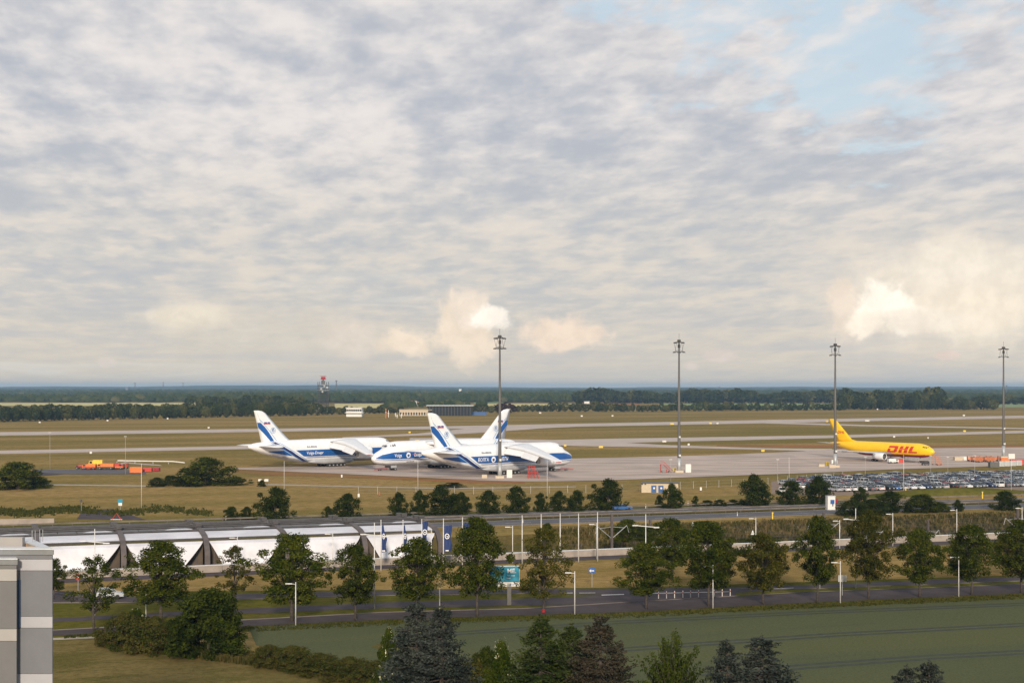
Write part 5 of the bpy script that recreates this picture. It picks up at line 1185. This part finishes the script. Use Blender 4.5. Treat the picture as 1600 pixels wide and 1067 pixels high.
p = G(182, 812); t = thing('warning_sign', p, 'red and white triangular barrier on the closed side road', 'barrier'); m = MB(); m.tube([(-1.1, 0, 0), (0, 0, 1.5), (1.1, 0, 0)], .09, 5); m.build('frame', M['redpaint'], t); MB().tube([(-1.3, 0, .1), (1.3, 0, .1)], .08, 5).build('rail', M['white'], t)
for px, by, lb in ((849, 955.5, 'low red guard at the foot of the tree with hanging branches'),): tag(MB().tube([(0, 0, 0), (0, 0, .4)], [.26, .22], 10).build('tree_guard', M['darkred']), lb, 'tree guard').location = G(px, by) + Vector((0, -.5, 0))
# left bridge wall far left behind
tag(MB().box((0, 0, .6), (18, .4, 1.2), R(8)).build('low_wall', M['parapet']), 'short pale concrete wall at the far left edge', 'wall').location = G(18, 819)

# ------------------------------------------------------------------ cream hut, cabinets, stairs and ground equipment
p = G(1031, 769.5); t = thing('utility_hut', p, 'cream utility hut with two blue doors beside the white pole', 'hut', None, R(-6))
w_, h_ = 57 * p.y / F, zat(p.y, 755); MB().box((0, 1.5, h_ / 2), (w_, 3.6, h_)).build('wall', M['cream'], t); MB().box((0, 1.5, h_ + .1), (w_ + .4, 4.0, .22)).build('roof', M['darkmetal'], t)
for x in (-1.1 - .6, .9 - .6): d = MB().box((x, -.33, 1.05), (1.45, .06, 2.0)).build('door', M['doorblue'], t); MB().box((x + .1, -.38, 1.3), (.5, .04, .5)).build('notice', M['white'], d)
for x in (-5.0, -4.1): MB().box((x, -.33, 2.4), (.5, .06, .35)).build('vent', M['darkmetal'], t)
def cabinet(px, by, wpx, hpx, m, label, dpt=1.4, rz=0.0, name='cabinet'):
    p = G(px, by); s = p.y / F; t = thing(name, p + Vector((0, 0, .0)), label, 'cabinet', None, rz); MB().box((0, dpt / 2, hpx * s / 2 + .1), (wpx * s, dpt, hpx * s)).build('body', m, t); MB().box((0, -.02, hpx * s * .5 + .1), (wpx * s * .8, .04, hpx * s * .8)).build('door', m, t); MB().box((0, dpt / 2, .06), (wpx * s * .9, dpt * .9, .1)).build('plinth', M['darkmetal'], t); return t
cabinet(796, 747, 8.5, 12.5, M['white'], 'white cabinet right of the first mast'); cabinet(757, 747.5, 8, 5.5, M['cream'], 'low cream box left of the first mast'); cabinet(1075.5, 738.5, 8.5, 13, M['white'], 'white cabinet right of the second mast')
cabinet(1304, 724.5, 9, 5.5, M['white'], 'white cabinet in front of the third mast foot', 1.5); cabinet(1301, 731.5, 10, 5, M['cream'], 'lower cream cabinet at the third mast foot'); cabinet(1293, 728, 5, 6, M['yellow'], 'small yellow box left of the third mast'); cabinet(1284, 729.5, 9, 4, M['cream'], 'low cream crate left of the small yellow box')
cabinet(1054, 736.5, 5, 4.5, M['yellow'], 'small yellow box between the red stairs and the second mast'); cabinet(406, 752, 5, 3, M['white'], 'left one of two white boxes near the olive bush'); cabinet(416, 752.5, 6, 3.5, M['white'], 'right one of two white boxes near the olive bush')
def stairs(px, by, h, L, m, label, rz, group=None):
    p = G(px, by); t = thing('boarding_stairs', p, label, 'boarding stairs', group, rz); n = int(h / .32)
    for sd in (-1, 1):
        q = MB(); q.tube([(-L / 2, sd * .9, .3), (L / 2 - 1.2, sd * .9, h)], .1, 5); q.tube([(-L / 2, sd * .9, 1.3), (L / 2 - 1.2, sd * .9, h + 1.0), (L / 2, sd * .9, h + 1.0)], .06, 5); q.build('rail', m, t)
    for k in range(n): f = k / (n - 1); MB().box((-L / 2 + (L - 1.2) * f, 0, .3 + (h - .3) * f), (.34, 1.8, .09)).build('step', m, t)
    MB().box((L / 2 - .6, 0, h), (1.3, 1.9, .12)).build('platform', m, t)
    for x in (-.1 * L, L / 2 - .2):
        for sd in (-1, 1): MB().tube([(x, sd * .85, 0), (x, sd * .85, (.3 + (h - .3) * (.35 if x < 0 else 1)))], .08, 5).build('leg', m, t)
    for x in (-L * .3, L * .35):
        for sd in (-1, 1): wheelset(t, x, sd * .95, .3, .2, 1)
    return t
stairs(1040, 738.5, 2.9, 3.8, M['redpaint'], 'red boarding stairs left of the second mast', R(180))
stairs(1464, 727, 3.6, 3.6, M['salmon'], 'orange boarding stairs at the nose of the yellow jet', R(120))
def scaffold(px, by, wpx, top, label):
    p = G(px, by); s = p.y / F; w, h = wpx * s, zat(p.y, top); t = thing('work_platform', p, label, 'work platform', None, R(10)); 
    for x in (-1, -.33, .33, 1):
        for y in (-.7, .7): MB().tube([(x * w / 2, y, 0), (x * w / 2 * (.72 if abs(x) > .9 else .8), y, h if x < .5 else h * .62)], .08, 5).build('upright', M['redpaint'], t)
    for z in (.25, .5, .75, 1): m = MB(); m.tube([(-w / 2 * .95, -.7, h * z), (w / 2 * (.9 if z < .7 else .3), -.7, h * z)], .06, 4); m.tube([(-w / 2 * .95, .7, h * z), (w / 2 * (.9 if z < .7 else .3), .7, h * z)], .06, 4); m.build('rail', M['redpaint'], t)
    m = MB(); m.tube([(-w / 2, -.7, 0), (0, -.7, h * .95)], .05, 4); m.tube([(w / 2, -.7, 0), (0, -.7, h * .6)], .05, 4); m.build('brace', M['redpaint'], t); MB().box((-w * .2, 0, h * .75), (w * .5, 1.4, .1)).build('deck', M['redpaint'], t)
scaffold(833, 747.5, 17, 728, 'red scaffold work platform under the nearest aircraft')
def towbar(a, b, label):
    A = G(*a); B = G(*b); d = B - A; L = d.length; t = thing('tow_bar', A, label, 'tow bar', 'red tow bars', math.atan2(d.y, d.x)); MB().tube([(0, 0, .7), (L, 0, .6)], .14, 6).build('bar', M['redpaint'], t)
    for sd in (-1, 1): MB().tube([(0, sd * .9, .55), (L * .3, 0, .68)], .1, 5).build('fork', M['redpaint'], t)
    for sd in (-1, 1): wheelset(t, L * .55, sd * .5, .35, .2, 1)
towbar((870, 736.0), (896, 735.2), 'red tow bar lying in front of the nearest aircraft nose wheels'); towbar((604, 735), (585, 736.4), 'red tow bar in front of the middle aircraft nose wheels')
def vehicle(px, by, L, h, Wd, rz, m, m2, label, name='service_vehicle', group=None, cab=.3, cat='service vehicle'):
    p = G(px, by, .15); t = thing(name, p, label, cat, group, rz)
    MB().box((0, 0, .75), (L, Wd, .5)).build('chassis', m2, t); b = MB(); b.box((-L * cab / 2, 0, 1 + (h - 1) / 2), (L * (1 - cab) * .96, Wd, h - 1)); b.build('body', m, t)
    c = MB(); x0, x1 = L / 2 - L * cab, L / 2; c.xz([(x0, 1.0), (x1, 1.0), (x1 - .08, 1.0 + (h - 1) * .45), (x1 - .35, h * .92), (x0, h * .92)], -Wd / 2 * .95, Wd / 2 * .95); cb = c.build('cab', m, t)
    q = MB(); q.add([(x1 - .06, -Wd * .42, 1 + (h - 1) * .5), (x1 - .06, Wd * .42, 1 + (h - 1) * .5), (x1 - .31, Wd * .4, h * .88), (x1 - .31, -Wd * .4, h * .88)], [(0, 1, 2, 3)])
    for sd in (-1, 1): q.box(((x0 + x1) / 2 - .1, sd * Wd * .48, h * .75), ((x1 - x0) * .6, .04, h * .25))
    q.build('window', M['glass'], cb)
    for x in (-L * .33, L * .33):
        for sd in (-1, 1): wheelset(t, x, sd * Wd * .45, .42, .28, 1)
    return t
gv = 'yellow and red ground vehicles parked on the left'
vehicle(140, 733.0, 5.0, 1.9, 2.2, R(178), M['orange'], M['redpaint'], 'orange tug third vehicle from the left of the parked line', group=gv); vehicle(126, 732.6, 3.2, 1.5, 1.8, R(175), M['redpaint'], M['darkmetal'], 'small red cart at the left end of the parked line', group=gv)
vehicle(150, 732.2, 5.0, 3.2, 2.3, R(185), M['yellow'], M['redpaint'], 'tall yellow loader in the parked line of vehicles', group=gv); vehicle(166, 733, 6, 2.1, 2.4, R(180), M['orange'], M['darkmetal'], 'long orange loader with dark wheels in the parked line', group=gv, cab=.2)
vehicle(183, 732.6, 4.6, 1.9, 2.2, R(0), M['redpaint'], M['orange'], 'red tug in the middle of the parked line', group=gv); 
def dolly(px, by, L, m, label, rz=0, group='orange baggage dollies', h=1.4):
    p = G(px, by, .15); t = thing('baggage_dolly', p, label, 'dolly', group, rz); MB().box((0, 0, .62), (L, 1.8, .16)).build('deck', m, t)
    for x in (-1, 1): MB().box((x * L / 2 * .97, 0, .7 + h / 2 - .1), (.1, 1.7, h)).build('end_frame', m, t)
    MB().box((0, .85, .7 + h / 3), (L, .06, h * .5)).build('side_panel', m, t)
    for x in (-L * .35, L * .35):
        for sd in (-1, 1): wheelset(t, x, sd * .7, .3, .2, 1)
for k, (px, L) in enumerate(((172, 3.2), (177, 3), (189, 3.4), (193.5, 3.0))): dolly(px, 731.8, L, M['redpaint'] if k % 2 else M['salmon'], '%s baggage dolly from the left behind the red tug' % ordn[k])
def container(px, by, wpx, hpx, m, label, d=2.4, rz=0.0, group=None, ribs=7, name='container'):
    p = G(px, by, .14); s = p.y / F; w, h = wpx * s, hpx * s; t = thing(name, p, label, 'container', group, rz); MB().box((0, d / 2, h / 2), (w, d, h)).build('shell', m, t)
    for k in range(ribs): MB().box((-w / 2 + w * (k + .5) / ribs, -.03, h / 2), (.12, .06, h * .94)).build('rib', m, t)
    MB().box((0, d / 2, h + .03), (w * 1.01, d * 1.01, .06)).build('roof', m, t); return t
gc = 'containers beside the grass on the left'
container(211.5, 738.2, 18, 8.2, M['yellow'] if 0 else M['orange'], 'bright orange container at the left of the container row', group=gc).children[0].active_material = M['orange']
container(229, 736.8, 15, 5.5, M['redpaint'], 'rust red container right of the bright orange one', group=gc); container(244, 736.0, 8, 5.0, M['darkred'], 'small dark red container at the right end of the row', group=gc)
MB_ = thing('pipe_rack', G(215, 724.5), 'long pale pipe lying on posts behind the orange container', 'pipe'); MB().tube([Vector((-8, 1, 1.2)), Vector((14, -1, 1.0)), Vector((19, -3, .6))], .22, 6).build('pipe', M['white'], MB_)
for x in (-8, -1, 6, 12): MB().box((x, 0, .5), (.2, .2, 1.0)).build('support', M['metal'], MB_)
gq = 'ground equipment on the right of the apron'
container(1499, 719.3, 14, 5.3, M['cream'], 'cream cargo container at the left end of the equipment line', group=gq); container(1508, 718.6, 12, 5.0, M['white'], 'white cargo container second in the equipment line', group=gq)
for k, px in enumerate((1517, 1523, 1530, 1536, 1542, 1548, 1554)): dolly(px, 720.3 + (k % 3) * .9, 2.8, M['salmon'], '%s orange dolly from the left in the equipment line on the right' % ordn[k], R(20 * (k % 3)), h=1.5)
dolly(1524, 720, 3, M['white'], 'white dolly in the equipment line on the right', group=gq); container(1573, 721.5, 17, 6, M['orange'], 'bright orange container beside the last mast', group=gq); container(1596, 725.5, 30, 7.6, M['redpaint'], 'long red container at the right edge', group=gq)
container(1554.5, 730.3, 14.5, 7.8, M['mast'], 'dark grey container at the grass edge', group=gq); 
for k in range(4): container(1565.5 + k * 9, 728.6 - k * .45, 8.7, 8.0, M['metal'], '%s pale blast barrier block from the left at the grass edge' % ordn[k], 1.2, group='pale barrier blocks', ribs=3, name='barrier_block').children[0].active_material = M['coping']
container(1407, 722.5, 10, 5.0, M['redpaint'], 'faded red cargo loader under the yellow jet', ribs=3, group=None); vehicle(1395, 723.5, 4, 1.8, 2, R(10), M['white'], M['white'], 'low white belt loader under the yellow jet wing', group=None); vehicle(1446, 726.5, 2.6, 1.7, 1.6, R(30), M['darkmetal'], M['darkmetal'], 'small dark tug under the yellow jet nose')
# taxiway signs and airfield lights
k = 0
for px, by, w, m, lb in ((640, 677, 3.2, 'yellow', 'yellow taxiway sign left of the nearest tail'), (652, 690.5, 6, 'yellow', 'yellow taxiway sign behind the middle aircraft'), (1050, 663.5, 5.5, 'yellow', 'yellow taxiway sign left of the second mast'), (1110, 662.5, 3.8, 'yellow', 'yellow taxiway sign right of the second mast'), (1121, 662.6, 3.2, 'white', 'white taxiway sign right of the yellow one'),
                     (1038, 691.5, 6, 'white', 'white taxiway sign on the grass wedge'), (1076, 696.5, 3, 'white', 'small white sign near the second mast'), (939, 700.5, 6.5, 'yellow', 'yellow taxiway sign right of the nearest aircraft nose'), (1192, 706.5, 5, 'yellow', 'yellow sign at the apron edge in the middle'), (883, 698, 3.6, 'yellow', 'round yellow sign above the nearest aircraft nose'),
                     (1292, 659.5, 3.2, 'yellow', 'yellow sign left of the yellow jet fin'), (1355, 658.6, 6.5, 'white', 'white sign on the runway edge behind the yellow jet'), (1507, 675, 4, 'yellow', 'yellow sign near the last mast'), (1397, 684, 3, 'white', 'white box right above the yellow jet'), (1450, 686, 1.6, 'white', 'small white post above the yellow jet nose'),
                     (909, 651, 3.2, 'white', 'white ball shaped marker in the far grass'), (957, 650.6, 2.8, 'white', 'white marker in the far grass'), (844, 646, 3.4, 'white', 'white dome in the far grass'), (62, 661, 2.8, 'white', 'white marker at the edge of the left wood'), (168, 658, 2.8, 'white', 'second white marker at the edge of the left wood'), (142, 709.5, 3.4, 'white', 'white marker above the yellow vehicles'), (326, 669.5, 2.8, 'white', 'white sign at the runway left'), (262, 655, 2.4, 'white', 'third white marker at the edge of the left wood'),
                     (1371, 640, 2, 'white', 'white marker before the wood behind the jet'), (1506, 650, 3.4, 'white', 'pair of white markers at the far grass right'), (534, 747, 2.2, 'white', 'white marker in the grass below the middle aircraft'), (1095, 767.5, 3, 'white', 'white marker right of the cream hut'), (560.5, 778, 3, 'white', 'white marker above the lone medium bush'), (593, 775.5, 1.5, 'redpaint', 'small red marker right of the lone medium bush')):
    p = G(px, by); s = p.y / F; t = thing('airfield_sign', p, lb, 'airfield sign', 'small signs and markers on the airfield'); ww = w * s; MB().box((0, 0, .75), (ww, .3, max(.9, min(1.4, 2 * s)))).build('panel', M[m], t)
    for x in (-1, 1): MB().box((x * ww * .35, 0, .15), (.12, .12, .5)).build('leg', M['darkmetal'], t)
# localiser aerials
for k, (px, by, h) in enumerate(((603, 653, 9), (607, 652, 7), (618, 651, 4), (620.5, 653, 3.5), (627, 653, 4))):
    p = G(px, by); t = thing('antenna_post', p, '%s orange or white aerial post right of the control building' % ordn[k], 'antenna', 'aerial posts in the far grass'); MB().box((0, 0, h / 2), (.5, .5, h)).build('post', M['orange' if k == 0 else 'white'], t); MB().box((0, 0, h * .6), (1.6, .3, .5)).build('crossbar', M['white'], t)

# ------------------------------------------------------------------ far buildings and towers
def building(px, by, wpx, top, dpt, m, label, rz=0.0, rows=None, roofm=None, name='building', winm=None, overhang=.6):
    p = G(px, by); s = p.y / F; w, h = wpx * s, zat(p.y, top); t = thing(name, p, label, 'building', None, rz); MB().box((0, dpt / 2, h / 2), (w, dpt, h)).build('wall', m, t); MB().box((0, dpt / 2, h + .25), (w + overhang * 2, dpt + overhang * 2, .5)).build('roof', roofm or m, t)
    for (z0, z1, n, fw) in rows or ():
        for k in range(n): MB().box((-w / 2 + w * (k + .5) / n, -.04, h * (z0 + z1) / 2), (w / n * fw, .12, h * (z1 - z0))).build('window', winm or M['glass'], t)
    return t, w, h
t, w, h = building(553, 651, 24, 637.5, 14, M['white'], 'grey white two storey airfield control building with a dark window band', 0, [(.62, .86, 8, .8), (.30, .36, 1, .98)])
MB().box((0, 7, h * .47), (w + 3, 16, .5)).build('balcony', M['white'], t)
t, w, h = building(649, 649.5, 50, 640.5, 16, M['cream'], 'low pale building left of the long dark hangar', 0, [(.12, .6, 12, .55)])
t, w, h = building(703, 649.5, 68, 634, 22, M['glass'], 'long dark hangar with flat pale roof edge behind the aircraft', 0, None, M['coping'], overhang=2)
for k in range(14): MB().box((-w / 2 + w * (k + .5) / 14, -.4, h / 2), (.5, .5, h)).build('column', M['darkmetal'], t)
for k in range(7): MB().box((-w / 2 + w * (k + .5) / 7, -.2, h * .33), (w / 7 * .7, .2, h * .5)).build('hangar_door', M['glass'], t)
building(748, 648.5, 24, 644, 8, M['doorblue'], 'low blue shed right of the long dark hangar'); building(500, 645, 20, 638.5, 10, M['white'], 'small white hut under the transmitter tower')
building(646, 634, 10, 626.5, 12, M['white'], 'white house with a red roof beyond the hangar, left one', 0, [(.3, .6, 4, .4)], M['darkred']); building(657, 633, 9, 628, 12, M['white'], 'white house with a red roof beyond the hangar, right one', 0, [(.3, .6, 3, .4)], M['darkred'])
building(518, 616, 11, 610.5, 40, M['white'], 'distant white hall right of the transmitter tower'); building(541, 617, 10, 611.5, 40, M['white'], 'second distant white hall right of the chimney'); building(917, 632, 8, 627.5, 12, M['white'], 'distant white shed left of the second mast'); building(719, 617, 4, 608, 12, M['white'], 'distant white tower block above the hangar')
for k, px in enumerate((143, 148, 154, 160, 167)): building(px, 614, 4, 611, 20, M['white'], '%s white house from the left in the distant village' % ordn[k])
building(198, 612, 4, 604.8, 60, M['rgrey2'], 'distant grey silo near the horizon at the left')
def tower():
    p = G(505, 641); H_ = zat(p.y, 587); t = thing('radar_tower', p, 'steel lattice tower with white dishes and a red radar antenna on top', 'tower', None, R(20)); b = 5.6
    for x in (-1, 1):
        for y in (-1, 1): MB().tube([(x * b, y * b, 0), (x * b, y * b, H_ * .82)], .42, 6).build('leg', M['darkmetal'], t)
    nl = 11; zz = np.linspace(0, H_ * .74, nl)
    for k in range(nl):
        for (x0, y0, x1, y1) in ((-b, -b, b, -b), (b, -b, b, b), (b, b, -b, b), (-b, b, -b, -b)):
            m = MB(); m.tube([(x0, y0, zz[k]), (x1, y1, zz[k])], .2, 4)
            if k < nl - 1: m.tube([(x0, y0, zz[k]), (x1, y1, zz[k + 1])], .15, 4); m.tube([(x1, y1, zz[k]), (x0, y0, zz[k + 1])], .15, 4)
            m.build('bracing', M['darkmetal'], t)
    for z in (.58, .66, .74): MB().box((0, 0, H_ * z), (2 * b + 1.5, 2 * b + 1.5, .5)).build('platform', M['metal'], t)
    for x, y, z, r in ((-4, -6.2, .62, 1.6), (3.5, -6.2, .66, 1.9), (0, -6.2, .7, 1.4), (-2.5, -6.2, .54, 1.5)): MB().tube([(x, y, H_ * z), (x, y - .8, H_ * z)], [r * .8, r * .8], 14).build('dish', M['metal'], t)
    MB().box((0, 0, H_ * .80), (4, 4, H_ * .12)).build('cabin', M['mast'], t); MB().tube([(0, 0, H_ * .86), (0, 0, H_ * .9)], 1.0, 8).build('turntable', M['darkmetal'], t)
    m = MB(); m.xz([(-3.2, H_ * .89), (3.2, H_ * .89), (2.6, H_ * .97), (-2.6, H_ * .97)], -.9, .9); m.build('radar_antenna', M['darkred'], t); MB().box((0, 0, H_ * .99), (8, .6, .5)).build('secondary_antenna', M['darkred'], t)
tower()
for px, top, by, r0, lb, nm, ct in ((525.5, 594, 617, 2.6, 'slim distant chimney right of the lattice tower', 'chimney', 'chimney'), (211, 597.5, 612, 3.0, 'leftmost distant mast on the horizon', 'mast', 'mast'), (255, 597, 612, 3.0, 'middle distant mast on the horizon at the left', 'mast', 'mast'), (286, 598, 612, 2.6, 'right distant mast on the horizon at the left', 'mast', 'mast'), (1124, 604, 613, 3, 'faint distant mast above the tall trees', 'mast', 'mast'), (1573, 602, 618, 1.5, 'thin white mast beside the last floodlight mast', 'mast', 'mast')):
    p = G(px, by); h = zat(p.y, top); t = thing(nm, p, lb, ct); MB().tube([(0, 0, 0), (0, 0, h)], [r0, r0 * .6], 8).build('shaft', M['mast'], t); MB().box((0, 0, h * .96), (r0 * 3, r0 * 3, h * .05)).build('top_platform', M['mast'], t)
# airfield perimeter fence behind the parking lot side
pf = thing('perimeter_fence', (0, 0, 0), 'thin wire fence on posts between the apron and the highway bushes', 'fence'); m = MB()
for a, b in zip([(560, 772), (800, 772), (1000, 768), (1200, 757)], [(800, 772), (1000, 768), (1200, 757), (1330, 746)]):
    A, B = G(*a), G(*b); n = int((B - A).length / 5)
    for k in range(n): q = A.lerp(B, k / n); m.box((q.x, q.y, 1.1), (.07, .07, 2.2))
    for z in (.3, 1.2, 2.1): m.tube([A + Vector((0, 0, z)), B + Vector((0, 0, z))], .012, 3)
m.build('posts_and_wire', M['metal'], pf)['kind'] = 'stuff'
md = MB(); secs = []
for a in np.linspace(0, 1, 13): secs.append([UT(200 + 60 * a, 96 + 10 * q, .02 + 1.8 * math.sin(math.pi * a) * math.sin(math.pi * q)) for q in np.linspace(0, 1, 7)])
md.loft(secs, closed=False, caps=False); tag(md.build('mound', M['verge'], smooth=True), kind='structure')

# ------------------------------------------------------------------ grey building at the lower left
def block(label, x0, x1, D, slope, ztop, bands, back, col1, name='office_building', railx=None):
    """front from x0 to x1 at distance D, side wall running away to the left, facade of separate panels"""
    t = thing(name, Vector((x1, D, 0)), label, 'building'); w = x1 - x0
    foot = [(-w, 0), (0, 0), (back[0], back[1]), (back[0] - w, back[1])]
    m = MB(); m.prism([(-w, .12), (-.05, .12), (back[0] - .1, back[1]), (back[0] - w, back[1])], 0, ztop - 1.1); m.build('wall', M['rgrey'], t)
    # parapet with coping
    m = MB(); q = [(-w, .1, ), (-.06, .1), (back[0] - .06, back[1]), (back[0] - 1.0, back[1]), (-1.0, .9), (-w, .9)]; m.prism(q, ztop - 1.1, ztop - .06); m.build('parapet', M['tanwall'], t)
    m = MB(); q = [(-w, -.12), (.10, -.12), (back[0] + .1, back[1] + .1), (back[0] - 1.1, back[1] + .1), (-1.1, .95), (-w, .95)]; m.prism(q, ztop - .05, ztop + .03); m.build('coping', M['coping'], t)
    m = MB(); m.box((-w / 2 + .04, -.06, ztop - .22), (w + .1, .1, .3)); m.build('gutter', M['copinggrey'], t)
    z = ztop - .38
    for mm, h in bands:
        n = 2
        for k in range(n):
            a = -w + w * k / n; b = -w + w * (k + 1) / n
            m = MB(); m.prism([(a + .012, 0), (b - .012, 0), (b - .012, .12), (a + .012, .12)], z - h + .012, z - .012); m.build('facade_panel', M[mm], t)
        z -= h
        if z < .4: break
    if railx:
        for x, y in railx: m = MB(); m.tube([(x, y, ztop), (x, y, ztop + .8), (x + .2, y, ztop + .8), (x + .2, y, ztop)], .022, 5); m.build('roof_hatch_rail', M['metal'], t)
    return t
D2 = 90.0; Z2 = zat(D2, 857); X2 = -718 * D2 / F
bands2 = [('rgrey', .38)] + [('rlight', .73), ('rgrey', 2.89)] * 6
block('grey panelled office block at the lower left, rear and right part', -36.0, X2, D2, 0, Z2, [('rgrey', .28)] + [('rlight', .72), ('rgrey', 2.90)] * 6, (-3.4, 5.7), 'rgrey', railx=[(-2.5, 3.6), (-2.2, 4.2)])
D1 = 89.2; Z1 = zat(D1, 872.5); X1 = -774 * D1 / F
block('nearer warm grey office block at the lower left corner', -37.0, X1, D1, 0, Z1, [('rgrey2', .26)] + [('rwarm', .765), ('rgrey2', 2.99)] * 6, (-.4, .62), 'rgrey2', 'office_block')
tag(MB().box((-774 * D2 / F + .14, D2 - .07, zat(D2, 942.5)), (.28, .1, 3.0)).build('recess_window', M['recess']), 'narrow dark blue glazed strip between the two grey blocks', 'window strip')
tag(MB().box((-33.2, 93.2, Z2 + .0), (2.4, .5, .8)).build('roof_wall', M['rwarm']), 'pale roof upstand behind the near parapet', 'roof upstand')
